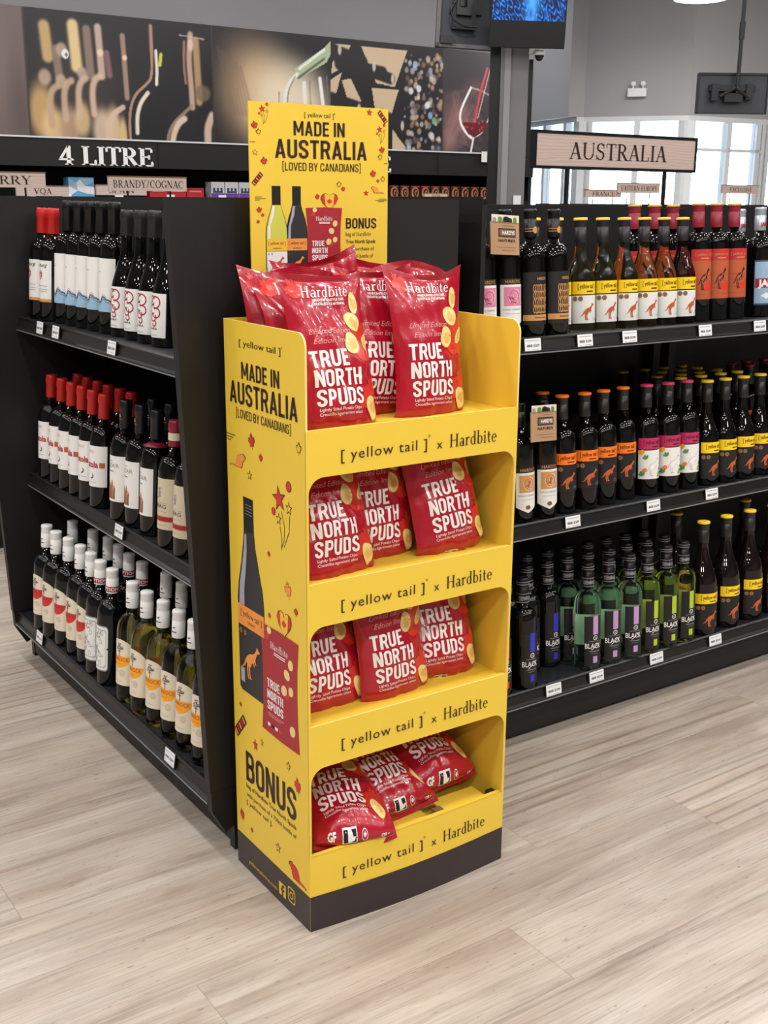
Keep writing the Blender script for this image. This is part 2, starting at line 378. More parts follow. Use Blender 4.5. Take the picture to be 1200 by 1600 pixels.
SERIF = {
 'A': (0.80, _diag(0.10, 0, 0.40, 1, 0.06)+_diag(0.68, 0, 0.40, 1, 0.15)+_h(0.2, 0.58, 0.33)+_h(-0.01, 0.23, 0.018, 0.036)+_h(0.54, 0.84, 0.018, 0.036)),
 'B': (0.72, _stem(0.16)+_ring(0.3, 0.755, 0.30, 0.245, -90, 90)+_ring(0.32, 0.265, 0.34, 0.265, -90, 90)+_h(0.15, 0.32, 0.978)+_h(0.15, 0.32, 0.022)+_h(0.15, 0.34, 0.52)),
 'C': (0.80, _ring(0.44, 0.5, 0.42, 0.51, 48, 312)+[_rect(0.68, 0.66, 0.72, 0.99)]),
 'D': (0.86, _stem(0.16)+_ring(0.36, 0.5, 0.44, 0.5, -90, 90)+_h(0.15, 0.37, 0.978)+_h(0.15, 0.37, 0.022)),
 'E': (0.72, _stem(0.16)+_h(0.1, 0.62, 0.978)+_h(0.1, 0.64, 0.022)+_h(0.15, 0.48, 0.51)+[_rect(0.58, 0.78, 0.62, 1), _rect(0.60, 0, 0.65, 0.24), _rect(0.46, 0.40, 0.5, 0.62)]),
 'F': (0.66, _stem(0.16)+_h(0.1, 0.60, 0.978)+_h(0.15, 0.46, 0.51)+[_rect(0.56, 0.78, 0.60, 1), _rect(0.44, 0.40, 0.48, 0.62)]),
 'G': (0.86, _ring(0.44, 0.5, 0.42, 0.51, 48, 318)+[_rect(0.68, 0.66, 0.72, 0.99)]+_stem(0.70, 0.05, 0.44, SW, 0, 1)),
 'H': (0.92, _stem(0.16)+_stem(0.74)+_h(0.15, 0.75, 0.52)),
 'I': (0.36, _stem(0.18)),
 'L': (0.66, _stem(0.16)+_h(0.1, 0.60, 0.022)+[_rect(0.57, 0, 0.62, 0.26)]),
 'N': (0.92, _stem(0.14, 0, 1, 0.05)+_stem(0.76, 0, 1, 0.05, 0)+_diag(0.16, 1, 0.72, 0, 0.16)),
 'O': (0.90, _ring(0.45, 0.5, 0.43, 0.51, 0, 360, n=28)),
 'P': (0.68, _stem(0.16)+_ring(0.32, 0.73, 0.32, 0.27, -90, 90)+_h(0.15, 0.33, 0.978)+_h(0.15, 0.33, 0.482)),
 'Q': (0.90, _ring(0.45, 0.5, 0.43, 0.51, 0, 360, n=28)+_diag(0.76, -0.2, 0.46, 0.05, 0.14)),
 'R': (0.78, _stem(0.16)+_ring(0.32, 0.74, 0.31, 0.26, -90, 90)+_h(0.15, 0.33, 0.978)+_h(0.15, 0.33, 0.502)+_diag(0.68, 0, 0.36, 0.5, 0.15)+_h(0.60, 0.82, 0.018, 0.036)),
 'S': (0.62, _ring(0.31, 0.745, 0.26, 0.265, 30, 265, 0.11, 0.05)+_ring(0.30, 0.265, 0.28, 0.275, 85, -150, 0.11, 0.05)+_diag(0.40, 0.44, 0.20, 0.58, 0.18)+[_rect(0.50, 0.72, 0.54, 0.99), _rect(0.03, 0.01, 0.07, 0.29)]),
 'T': (0.74, _stem(0.37, 0, 1, SW, 1, 0)+_h(0.04, 0.70, 0.978)+[_rect(0.04, 0.76, 0.08, 1), _rect(0.66, 0.76, 0.70, 1)]),
 'U': (0.88, _stem(0.16, 0.3, 1, SW, 0, 1)+_stem(0.74, 0.3, 1, 0.05, 0, 1)+_ring(0.4275, 0.32, 0.335, 0.33, 180, 360, 0.1, 0.06)),
 'V': (0.80, _diag(0.40, 0, 0.12, 1, 0.15)+_diag(0.40, 0, 0.70, 1, 0.055)+_h(-0.02, 0.28, 0.982, 0.036)+_h(0.58, 0.82, 0.982, 0.036)),
 'X': (0.82, _diag(0.68, 0, 0.12, 1, 0.16)+_diag(0.12, 0, 0.66, 1, 0.05)+_h(0, 0.28, 0.982, 0.036)+_h(0.54, 0.78, 0.982, 0.036)+_h(0, 0.24, 0.018, 0.036)+_h(0.52, 0.82, 0.018, 0.036)),
 'Y': (0.78, _diag(0.38, 0.45, 0.12, 1, 0.15)+_diag(0.38, 0.45, 0.68, 1, 0.05)+_stem(0.38, 0, 0.5, SW, 1, 0)+_h(-0.02, 0.28, 0.982, 0.036)+_h(0.56, 0.80, 0.982, 0.036)),
 '4': (0.66, _stem(0.44, 0, 1, 0.13, 1, 0)+_h(0.02, 0.62, 0.27, 0.07)+_diag(0.05, 0.27, 0.44, 1, 0.07)),
 '/': (0.5, _diag(0.04, 0, 0.42, 1, 0.07)),
 ' ': (0.34, []),
 'a': (0.56, _stem(0.42, 0, 0.46, 0.12, 0, 0)+_ring(0.24, 0.17, 0.21, 0.19, 0, 360, 0.11, 0.05)+_ring(0.27, 0.42, 0.21, 0.22, 0, 150, 0.11, 0.06)+_h(0.4, 0.56, 0.025, 0.05)),
 'r': (0.46, _stem(0.15, 0, 0.62, 0.12, 1, 0)+_h(0.02, 0.15, 0.595, 0.05)+_ring(0.33, 0.45, 0.17, 0.19, 30, 170, 0.1, 0.07)),
 'd': (0.62, _stem(0.47, 0, 1.04, 0.12, 0, 0)+_h(0.33, 0.47, 1.015, 0.05)+_ring(0.30, 0.31, 0.26, 0.33, 0, 360, 0.11, 0.05)+_h(0.46, 0.6, 0.025, 0.05)),
 'b': (0.64, _stem(0.15, 0, 1.04, 0.12, 0, 0)+_h(0.01, 0.15, 1.015, 0.05)+_ring(0.34, 0.31, 0.26, 0.33, 0, 360, 0.11, 0.05)),
 'i': (0.34, _stem(0.16, 0, 0.62, 0.12, 1, 0)+_h(0.03, 0.16, 0.595, 0.05)+[ell(0.15, 0.85, 0.08, 0.085)]),
 't': (0.40, _stem(0.17, 0.1, 0.86, 0.12, 0, 0)+_h(0.02, 0.36, 0.59, 0.055)+_ring(0.27, 0.16, 0.16, 0.17, 180, 310, 0.11, 0.07)),
 'e': (0.58, _ring(0.29, 0.31, 0.26, 0.33, 0, 318, 0.11, 0.05)+_h(0.06, 0.54, 0.35, 0.05)),
}
def serif_geo(body, space=0.06):
    V = []; F = []; x = 0
    for ch in body:
        w, polys = SERIF[ch]
        for p in polys:
            b = len(V); V += [(x+a, c) for a, c in p]; F.append(tuple(range(b, b+len(p))))
        x += w+space
    return np.array(V), F

# --- condensed grotesque capitals with an even stroke
def _pl(pts, w):
    pts = [Vector(p) for p in pts]; n = len(pts); L = []; closed = (pts[0]-pts[-1]).length < 1e-6
    for i, p in enumerate(pts):
        a = pts[i-1] if i > 0 else (pts[-2] if closed else p); b = pts[i+1] if i < n-1 else (pts[1] if closed else p)
        d = (b-a).normalized(); nn = Vector((-d.y, d.x))*w/2; L.append((tuple(p+nn), tuple(p-nn)))
    return [[L[i][0], L[i][1], L[i+1][1], L[i+1][0]] for i in range(n-1)]
def _ac(cx, cy, r, a0, a1, n=6, ry=None): return [(cx+r*math.cos(R(a0+(a1-a0)*i/n)), cy+(ry or r)*math.sin(R(a0+(a1-a0)*i/n))) for i in range(n+1)]
def grot_glyphs(w):
    c = w/2; W = .50; q = W-c; r = .165; t = 1-c
    G = {}
    G['O'] = (W, _pl(_ac(q-r, t-r, r, 0, 90)+_ac(c+r, t-r, r, 90, 180)+_ac(c+r, c+r, r, 180, 270)+_ac(q-r, c+r, r, 270, 360)+[(q, t-r)], w))
    G['U'] = (W, _pl([(c, 1)]+_ac(c+r, c+r, r, 180, 270)+_ac(q-r, c+r, r, 270, 360)+[(q, 1)], w))
    G['C'] = (W, _pl([(q, .66)]+_ac(q-r, t-r, r, 0, 90)+_ac(c+r, t-r, r, 90, 180)+_ac(c+r, c+r, r, 180, 270)+_ac(q-r, c+r, r, 270, 360)+[(q, .34)], w))
    G['D'] = (W, [_rect(0, 0, w, 1)]+_pl([(c, t)]+_ac(q-r, t-r, r, 90, 0)+_ac(q-r, c+r, r, 0, -90)+[(c, c)], w))
    G['S'] = (W, _pl([(q, .70)]+_ac(q-r, t-r, r, 0, 90)+_ac(c+r, t-r, r, 90, 180)+[(c, .70), (c+.02, .63), (c+.09, .56), (q-.09, .44), (q-.02, .37), (q, .30)]+_ac(q-r, c+r, r, 0, -90)+_ac(c+r, c+r, r, -90, -180)+[(c, .30)], w))
    G['B'] = (W, [_rect(0, 0, w, 1)]+_pl([(c, t)]+_ac(q-.155, t-.14, .14, 90, 0)+_ac(q-.155, .53+.14, .14, 0, -90)+[(c, .53)], w)+_pl([(c, .53)]+_ac(q-r, .53-r, r, 90, 0)+_ac(q-r, c+r, r, 0, -90)+[(c, c)], w))
    G['P'] = (W, [_rect(0, 0, w, 1)]+_pl([(c, t)]+_ac(q-r, t-r, r, 90, 0)+_ac(q-r, .45+r, r, 0, -90)+[(c, .45)], w))
    G['R'] = (W+.01, [_rect(0, 0, w, 1)]+_pl([(c, t)]+_ac(q-r, t-r, r, 90, 0)+_ac(q-r, .48+r, r, 0, -90)+[(c, .48)], w)+[[(W-w+.01, 0), (W+.02, 0), (.37, .50), (.37-w, .50)]])
    G['A'] = (.54, [[(0, 0), (w, 0), (.27+w*.48, 1), (.27-w*.48, 1)], [(.54-w, 0), (.54, 0), (.27+w*.48, 1), (.27-w*.48, 1)], _rect(.12, .20, .42, .20+w*.85)])
    G['V'] = (.52, [[(0, 1), (w, 1), (.26+w*.48, 0), (.26-w*.48, 0)], [(.52-w, 1), (.52, 1), (.26+w*.48, 0), (.26-w*.48, 0)]])
    G['Y'] = (.52, [[(0, 1), (w, 1), (.26+w*.5, .42), (.26-w*.5, .42)], [(.52-w, 1), (.52, 1), (.26+w*.5, .42), (.26-w*.5, .42)], _rect(.26-w/2, 0, .26+w/2, .44)])
    G['M'] = (.66, [_rect(0, 0, w, 1), _rect(.66-w, 0, .66, 1), [(0, 1), (w, 1), (.33+w*.42, .22), (.33-w*.42, .22)], [(.66-w, 1), (.66, 1), (.33+w*.42, .22), (.33-w*.42, .22)]])
    G['N'] = (.52, [_rect(0, 0, w, 1), _rect(.52-w, 0, .52, 1), [(0, 1), (w, 1), (.52, 0), (.52-w, 0)]])
    G['T'] = (.46, [_rect(0, 1-w, .46, 1), _rect(.23-w/2, 0, .23+w/2, 1)])
    G['L'] = (.40, [_rect(0, 0, w, 1), _rect(0, 0, .40, w)])
    G['E'] = (.42, [_rect(0, 0, w, 1), _rect(0, 0, .42, w), _rect(0, 1-w, .42, 1), _rect(0, .5-w*.45, .38, .5+w*.45)])
    G['H'] = (.50, [_rect(0, 0, w, 1), _rect(.50-w, 0, .50, 1), _rect(0, .5-w/2, .5, .5+w/2)])
    G['I'] = (w, [_rect(0, 0, w, 1)])
    G['['] = (.22, [_rect(0, -.16, w*.8, 1.14), _rect(0, 1.14-w*.7, .22, 1.14), _rect(0, -.16, .22, -.16+w*.7)])
    G[']'] = (.22, [_rect(.22-w*.8, -.16, .22, 1.14), _rect(0, 1.14-w*.7, .22, 1.14), _rect(0, -.16, .22, -.16+w*.7)])
    G[' '] = (.16, [])
    return G
def grot_geo(body, space, w):
    G = grot_glyphs(w); V = []; F = []; x = 0
    for ch in body:
        a, polys = G[ch]
        for p in polys:
            b = len(V); V += [(x+u, v) for u, v in p]; F.append(tuple(range(b, b+len(p))))
        x += a+space
    return np.array(V), F

LEAF = [(0,-.5),(.04,-.2),(.3,-.25),(.25,-.13),(.5,.1),(.42,.14),(.47,.3),(.3,.27),(.26,.35),(.12,.2),(.18,.48),(.08,.42),(0,.6),
        (-.08,.42),(-.18,.48),(-.12,.2),(-.26,.35),(-.3,.27),(-.47,.3),(-.42,.14),(-.5,.1),(-.25,-.13),(-.3,-.25),(-.04,-.2)]
STAR = [((.5 if i % 2 == 0 else .21)*math.sin(PI*i/5), (.5 if i % 2 == 0 else .21)*math.cos(PI*i/5)) for i in range(10)]
ROO = [(1.0,.90),(.95,.86),(.88,.85),(.83,.80),(.76,.68),(.74,.60),(.79,.50),(.76,.48),(.69,.55),(.66,.52),(.69,.42),(.66,.41),(.60,.50),(.54,.47),(.50,.38),(.44,.33),
       (.43,.20),(.47,.05),(.52,.02),(.52,0),(.42,0),(.37,.20),(.37,.34),(.34,.33),(.33,.20),(.36,.03),(.40,.01),(.40,-.01),(.31,-.01),(.27,.20),(.28,.40),(.25,.44),(.17,.32),(.08,.25),(-.04,.22),(.02,.26),(.10,.32),(.18,.48),(.28,.60),(.42,.70),(.58,.74),(.70,.80),(.80,.92),(.83,1.02),(.86,.95),(.90,1.03),(.91,.95),(.97,.93)]
BEAV = [(0,.05),(.1,.12),(.28,.12),(.34,.1),(.62,.1),(.72,.1),(.80,.35),(.78,.5),(.86,.5),(.84,.58),(.92,.66),(.98,.75),(.96,.88),(.86,.98),(.78,1.0),(.74,.93),(.6,.9),(.46,.78),(.4,.58),(.38,.35),(.3,.22),(.1,.22),(-.02,.15)]

class Print:
    """Flat artwork in metres; later carried onto a panel, a bottle or a bag."""
    def __init__(s): s.items = []
    def poly(s, pts, m, layer=1, at=(0, 0), sc=(1, 1), rot=0):
        c, q = math.cos(R(rot)), math.sin(R(rot))
        P = [(a*sc[0]*c-b*sc[1]*q+at[0], a*sc[0]*q+b*sc[1]*c+at[1]) for a, b in pts]
        if abs(P[0][0]-P[-1][0]) < 1e-9 and abs(P[0][1]-P[-1][1]) < 1e-9: P = P[:-1]
        t = tessellate_polygon([[Vector((a, b, 0)) for a, b in P]])
        s.items.append((np.array(P), [tuple(k) for k in t], m, layer)); return s
    def grid(s, x0, z0, x1, z1, m, layer=0, nx=12, nz=1, top=None):
        V = []; F = []
        for j in range(nz+1):
            for i in range(nx+1):
                x = x0+(x1-x0)*i/nx; zt = z1 if top is None else top(x); V.append((x, z0+(zt-z0)*j/nz))
        for j in range(nz):
            for i in range(nx):
                a = j*(nx+1)+i; F.append((a, a+1, a+nx+2, a+nx+1))
        s.items.append((np.array(V), F, m, layer)); return s
    def stroke(s, pts, w, m, layer=2):
        pts = [Vector(p) for p in pts]; V = []; F = []
        for i, p in enumerate(pts):
            d = (pts[min(i+1, len(pts)-1)]-pts[max(i-1, 0)]).normalized(); n = Vector((-d.y, d.x))*w/2
            V += [tuple(p+n), tuple(p-n)]
        for i in range(len(pts)-1): F.append((2*i, 2*i+1, 2*i+3, 2*i+2))
        s.items.append((np.array(V), F, m, layer)); return s
    def _put(s, V, F, x, z, h, m, width, align, layer, rot=0, slope=0):
        if len(V) == 0: return s
        V = V.copy(); x0, x1 = V[:, 0].min(), V[:, 0].max()
        V[:, 0] -= x0; w = x1-x0; sx = h if width is None else width/w
        V = np.stack([V[:, 0]*sx, V[:, 1]*h], 1); w *= sx
        off = {'l': 0, 'c': -w/2, 'r': -w}[align]; V[:, 0] += off
        V[:, 1] += slope*V[:, 0]
        c, q = math.cos(R(rot)), math.sin(R(rot))
        V = np.stack([V[:, 0]*c-V[:, 1]*q+x, V[:, 0]*q+V[:, 1]*c+z], 1)
        s.items.append((V, F, m, layer)); return s
    def text(s, body, x, z, h, m, width=None, align='l', bold=0.0, shear=0.0, space=1.0, layer=2, res=2, rot=0):
        V, F = text_geo(body, bold, shear, space, res); a, b = cap_h(bold)
        V = np.stack([V[:, 0], V[:, 1]], 1)/(b-a) - np.array([0, a/(b-a)])
        return s._put(V, F, x, z, h, m, width, align, layer, rot)
    def serif(s, body, x, z, h, m, width=None, align='l', space=0.06, layer=2, rot=0):
        V, F = serif_geo(body, space); return s._put(V, F, x, z, h, m, width, align, layer, rot)
    def grot(s, body, x, z, h, m, width=None, align='l', space=0.085, layer=2, rot=0, weight=.15):
        V, F = grot_geo(body, space, weight); return s._put(V, F, x, z, h, m, width, align, layer, rot)
    def sliced(s, dx, dz):
        out = Print()
        for V, F, m, l in s.items:
            if np.ptp(V[:, 0]) < dx*1.2 and np.ptp(V[:, 1]) < dz*1.2:
                out.items.append((V, F, m, l)); continue
            bm = bmesh.new(); vs = [bm.verts.new((a, b, 0)) for a, b in V]
            for f in F:
                try: bm.faces.new([vs[i] for i in f])
                except ValueError: pass
            for ax, d in ((0, dx), (1, dz)):
                lo, hi = V[:, ax].min(), V[:, ax].max()
                k = math.ceil(lo/d+1e-6)
                while k*d < hi-1e-6:
                    co = [0, 0, 0]; no = [0, 0, 0]; co[ax] = k*d; no[ax] = 1
                    bmesh.ops.bisect_plane(bm, geom=bm.verts[:]+bm.edges[:]+bm.faces[:], plane_co=co, plane_no=no); k += 1
            bm.verts.index_update()
            out.items.append((np.array([(v.co.x, v.co.y) for v in bm.verts]), [tuple(v.index for v in f.verts) for f in bm.faces], m, l)); bm.free()
        return out
    def emit(s, mb, fn, base=0.0004, step=0.0002, smooth=False):
        for V, F, m, l in s.items: mb.add(fn(V[:, 0], V[:, 1], base+step*l), F, m, smooth)

def roo(P, x, z, w, h, fill, line=None, layer=3):
    if line:
        P.poly(ROO, line, layer, (x-w*0.03, z-h*0.02), (w*1.06, h*1.05))
    P.poly(ROO, fill, layer+1, (x, z), (w, h)); return P
def medals(P, x, z, r, n=2):
    for i in range(n):
        P.poly([((1 if k % 2 else .86)*math.cos(PI*k/8), (1 if k % 2 else .86)*math.sin(PI*k/8)) for k in range(16)], 'ink_brown', 2, (x+i*r*2.05, z), (r, r))
        P.poly(ell(0, 0, .62, .62, n=12), 'ink_gold', 3, (x+i*r*2.05, z), (r, r)); P.poly(ell(0, 0, .5, .5, n=12), 'ink_brown', 4, (x+i*r*2.05, z), (r, r))
def bag_art(P, x, z, w, h, L=1):
    """the printed picture of a chip bag on the display card"""
    P.poly([(0,1),(.5,1.01),(1,1),(.96,.75),(.95,.5),(.965,.25),(1,0),(.5,-.01),(0,0),(.04,.25),(.05,.5),(.04,.75)], 'ink_maroon', L, (x, z), (w, h))
    P.serif('Hardbite', x+w*.27, z+h*.815, h*.062, 'ink_white', width=w*.46, layer=L+1)
    for k in range(2): P.stroke([(x+w*.36, z+h*(.79-.018*k)), (x+w*.66, z+h*(.79-.018*k))], h*.008, 'ink_white', L+1)
    for i, t in enumerate(('TRUE', 'NORTH', 'SPUDS')):
        P.grot(t, x+w*.16, z+h*(.435-.105*i), h*.083, 'ink_white', width=w*(.34, .43, .43)[i], weight=.165, layer=L+1)
    for k in range(2): P.stroke([(x+w*.17, z+h*(.19-.02*k)), (x+w*(.6-.08*k), z+h*(.19-.02*k))], h*.007, 'bag_script', L+1)
    for k in range(4): P.poly(_rect(.16+.1*k, .065, .23+.1*k, .095), ('ink_white', 'ink_black', 'ink_white', 'ink_red')[k], L+1, (x, z), (w, h))
    for cx, cy, r, a in ((.80,.77,.075,70),(.70,.66,.08,-30),(.62,.50,.08,40),(.80,.53,.07,60),(.83,.17,.08,60),(.24,.97,.06,0)):
        P.poly(ell(0, 0, 1, .72, n=14), 'chip', L+2, (x+w*cx, z+h*cy), (w*r, w*r*1.2), a)
    for cx, cy, r, a in ((.70,.46,.16,20),(.75,.56,.10,-20),(.2,.9,.14,30)): P.poly(LEAF, 'ink_red', L+1, (x+w*cx, z+h*cy), (w*r, w*r), a)
def heart_art(P, x, z, w, h, L=1):
    H = [(0,-.5),(-.38,-.1),(-.5,.18),(-.42,.42),(-.22,.5),(-.06,.42),(0,.28),(.06,.42),(.22,.5),(.42,.42),(.5,.18),(.38,-.1)]
    P.poly(H, 'ink_dark', L, (x, z), (w*1.06, h*1.06)); P.poly(H, 'ink_yellow', L+1, (x, z), (w, h))
    P.poly([(-.24,-.25),(-.38,-.1),(-.5,.18),(-.42,.42),(-.3,.47)], 'ink_red', L+2, (x, z), (w, h))
    P.poly([(.24,-.25),(.3,.47),(.42,.42),(.5,.18),(.38,-.1)], 'ink_red', L+2, (x, z), (w, h))
    P.poly(LEAF, 'ink_red', L+2, (x, z-.02*h), (w*.34, h*.38))
def outlined(P, shape, x, z, w, h, fill, rot=0, L=1, k=1.22):
    P.poly(shape, 'ink_dark', L, (x, z), (w*k, h*k), rot); P.poly(shape, fill, L+1, (x, z), (w, h), rot)
def dot(P, x, z, r, fill='ink_red', L=1):
    P.poly(ell(0, 0, 1, 1, n=12), 'ink_dark', L, (x, z), (r*1.2, r*1.2)); P.poly(ell(0, 0, 1, 1, n=12), fill, L+1, (x, z), (r, r))
def cracker(P, x, z, w, h, rot, L=1):
    P.poly(_rect(-.5,-.5,.5,.5), 'ink_dark', L, (x, z), (w*1.2, h*1.06), rot)
    c, q = math.cos(R(rot)), math.sin(R(rot))
    for i in range(5):
        y = -.42+.2*i
        P.poly([(-.42,y-.05),(.42,y-.05),(.42,y+.05),(-.42,y+.05)], 'ink_orange' if i % 2 == 0 else 'ink_red', L+1, (x, z), (w, h), rot)
def burst(P, x, z, k, L=1):
    outlined(P, STAR, x, z+.060*k, .040*k, .040*k, 'ink_red', 10, L)
    dot(P, x+.034*k, z+.088*k, .008*k, 'ink_red', L); dot(P, x-.020*k, z+.034*k, .006*k, 'ink_red', L)
    outlined(P, STAR, x+.034*k, z+.050*k, .016*k, .018*k, 'ink_yellow', 0, L, 1.5); outlined(P, STAR, x-.002*k, z+.024*k, .014*k, .016*k, 'ink_yellow', 0, L, 1.5)
    P.stroke([(x+.008*k, z+.040*k), (x+.018*k, z+.015*k), (x+.016*k, z-.01*k), (x+.008*k, z-.024*k)], .0016*k, 'ink_dark', L)
    P.stroke([(x+.036*k, z+.038*k), (x+.034*k, z+.01*k), (x+.016*k, z-.022*k)], .0016*k, 'ink_dark', L)
    P.stroke([(x+.002*k, z+.012*k), (x+.008*k, z-.008*k), (x+.006*k, z-.03*k)], .0016*k, 'ink_dark', L)

# ------------------------------------------------------------------ the room
ROOM = [(-6, -5), (16, -5), (16, 7.85), (14.6, 7.97), (10.65, 8.34), (9.56, 8.44), (9.02, 9.26), (9.68, 11.72), (9.7, 12.0), (6.70, 12.0), (6.70, 8.1), (-6, 8.1)]
mb = MB(); mb.prism(ROOM, lambda a, b, t: (a, b, t), -0.12, 0, 'plank_floor'); struct('floor', mb)
mb = MB(); mb.prism(ROOM, lambda a, b, t: (a, b, t), CEIL, CEIL+.12, 'ceiling_grey'); struct('ceiling', mb)
mb = MB(); mb.box((-6.15, -5, 0), (-6, 14, CEIL), 'wall_mid'); struct('wall_left', mb)
mb = MB(); mb.box((-6, -5.15, 0), (16, -5, CEIL), 'wall_mid'); struct('wall_behind', mb)
mb = MB(); mb.box((16, -5, 0), (16.15, 7.75, CEIL), 'wall_mid'); struct('wall_right', mb)
mb = MB(); mb.box((-6, 8.0, 0), (6.80, 8.15, CEIL), 'wall_mid'); struct('wall_mural', mb)
mb = MB(); mb.box((6.66, 8.15, 0), (6.80, 12.4, CEIL), 'wall_mid'); struct('wall_return', mb)

# window wall: three facets, solid above the window head and below the sill
WPTS = [(9.60, 11.75), (8.918, 9.249), (9.511, 8.35), (10.623, 8.249), (14.6, 7.888), (16.0, 7.76)]
HEAD, SILL = 2.2, 0.45
def facet_wall():
    mb = MB(); th = 0.18
    for (a, b) in zip(WPTS[:-1], WPTS[1:]):
        a = Vector(a); b = Vector(b); d = (b-a).normalized(); n = Vector((-d.y, d.x))
        if n.y < 0: n = -n
        for z0, z1 in ((0, SILL), (HEAD, CEIL)):
            V = []
            for z in (z0, z1):
                for p in (a, b, b+n*th, a+n*th): V.append((p.x, p.y, z))
            mb.add(V, [(0,3,2,1),(4,5,6,7),(0,1,5,4),(1,2,6,5),(2,3,7,6),(3,0,4,7)], 'wall_grey')
    return mb
struct('wall_window', facet_wall())
mb = MB(); mb.box((6.66, 11.95, 0), (9.9, 12.1, CEIL), 'wall_mid'); struct('wall_back', mb)
mb = MB(); mb.box((9.45, 11.7, 0), (9.7, 12.0, CEIL), 'wall_grey'); struct('wall_corner', mb)

def bar(mb, a, b, w, d, z0, z1, mname, n):
    # upright or rail between two plan points
    a = Vector(a); b = Vector(b); V = []
    for z in (z0, z1):
        for p in (a, b, b+n*d, a+n*d): V.append((p.x, p.y, z))
    mb.add(V, [(0,3,2,1),(4,5,6,7),(0,1,5,4),(1,2,6,5),(2,3,7,6),(3,0,4,7)], mname)
WCUTS = [[0, .18, .36, .55, .72, .90, 1], [0, .06, .52, .94, 1], [0, .05, .52, .90, 1], [0, .12, .24, .36, .48, .60, .72, .84, 1], [0, .5, 1]]
for k, (a, b) in enumerate(zip(WPTS[:-1], WPTS[1:])):
    a = Vector(a); b = Vector(b); d = (b-a).normalized(); n = Vector((-d.y, d.x)); L = (b-a).length
    if n.y < 0: n = -n
    cuts = WCUTS[k]
    fr = MB()
    bar(fr, a, b, 0, .08, HEAD-.05, HEAD, 'frame_white', n); bar(fr, a, b, 0, .10, SILL, SILL+.05, 'frame_white', n)
    for c in cuts:
        p = a+d*L*c; w = .03 if 0 < c < 1 else .06
        bar(fr, p-d*w, p+d*w, 0, .08, SILL+.05, HEAD-.05, 'frame_white', n)
    bar(fr, a, b, 0, .06, 1.86, 1.89, 'frame_white', n)
    fo = fr.build('window_%d' % (k+1)); fo['kind'] = 'structure'
    for c0, c1 in zip(cuts[:-1], cuts[1:]):
        if (c1-c0)*L < .12: continue
        g = MB(); bar(g, a+d*(L*c0+.03)+n*.03, a+d*(L*c1-.03)+n*.03, 0, .008, SILL+.05, HEAD-.05, 'window_pane', n)
        g.build('pane', fo)
# what lies outside the windows: pavement, a canopy and a pale building across the lot
mb = MB(); mb.box((6.9, 12.2, -0.12), (40, 45, -0.02), 'outdoor_pale'); mb.box((16.2, -5, -0.12), (40, 12.2, -0.02), 'outdoor_pale'); struct('pavement_outside', mb)
mb = MB(); V = []
for z in (2.215, 2.33):
    for x, y in ((9.9, 11.9), (9.25, 9.45), (9.75, 8.6), (10.7, 8.5), (16.0, 8.05), (20.5, 10.5), (15.0, 13.5), (13.0, 16.5)): V.append((x, y, z))
n8 = 8
mb.add(V, [tuple(range(n8-1, -1, -1)), tuple(range(n8, 2*n8))]+[(i, (i+1) % n8, n8+(i+1) % n8, n8+i) for i in range(n8)], 'outdoor_blue'); struct('trim_canopy', mb)

# ceiling lamp that peeks in at the top
def ceiling_lamp(x, y, z, r):
    t = thing('ceiling_lamp', 'round white ceiling lamp glowing at the top edge above the grey wall', 'lamp', (x, y, z))
    m = MB(); m.lathe([(r*.72, .16), (r*.9, .10), (r, .03), (r, 0.0), (r*.94, 0.0), (r*.94, .02), (r*.3, .03)], 'lamp_white', 36); m.build('housing', t)
    m = MB(); m.lathe([(0, -.012), (r*.6, -.010), (r*.93, 0.002), (r*.93, .018), (0, .02)], 'lamp_glow', 36); m.build('diffuser', t)
    m = MB(); m.tube((0, 0, .15), (0, 0, CEIL-z), .012, 'lamp_white'); m.build('stem', t)
    l = bpy.data.lights.new('lamp_light', 'AREA'); l.shape = 'DISK'; l.size = r*1.8; l.energy = 45; l.color = (1, .97, .93)
    o = bpy.data.objects.new('lamp_light', l); COL.objects.link(o); o.parent = t; o.location = (0, 0, -.02)
ceiling_lamp(7.98, 6.98, 2.965, .22)

# emergency light on the grey wall
def on_wall2(f, z, out):
    a = Vector(WPTS[1]); b = Vector(WPTS[2]); d = (b-a).normalized(); n = Vector((d.y, -d.x))
    if n.y > 0: n = -n
    p = a+(b-a)*f+n*out; return (p.x, p.y, z), math.atan2(d.y, d.x)
p_, a_ = on_wall2(.51, 2.43, .03)
t = thing('emergency_light', 'white twin head emergency light on the grey wall above the windows', 'light', p_, (0, 0, a_)); t.scale = (.62, .62, .62)
m = MB(); m.box((-.15, -.085, -.075), (.15, -.0, .055), 'lamp_white'); bevel(m.build('battery_box', t), .008)
for sx in (-.07, .09):
    m = MB(); m.tube((sx, -.04, .05), (sx, -.04, .10), .012, 'lamp_white'); m.lathe([(0, 0), (.03, .002), (.042, .03), (.042, .05), (.03, .075), (0, .08)], 'lamp_white', 18, (sx, -.045, .085)); m.build('lamp_head', t)

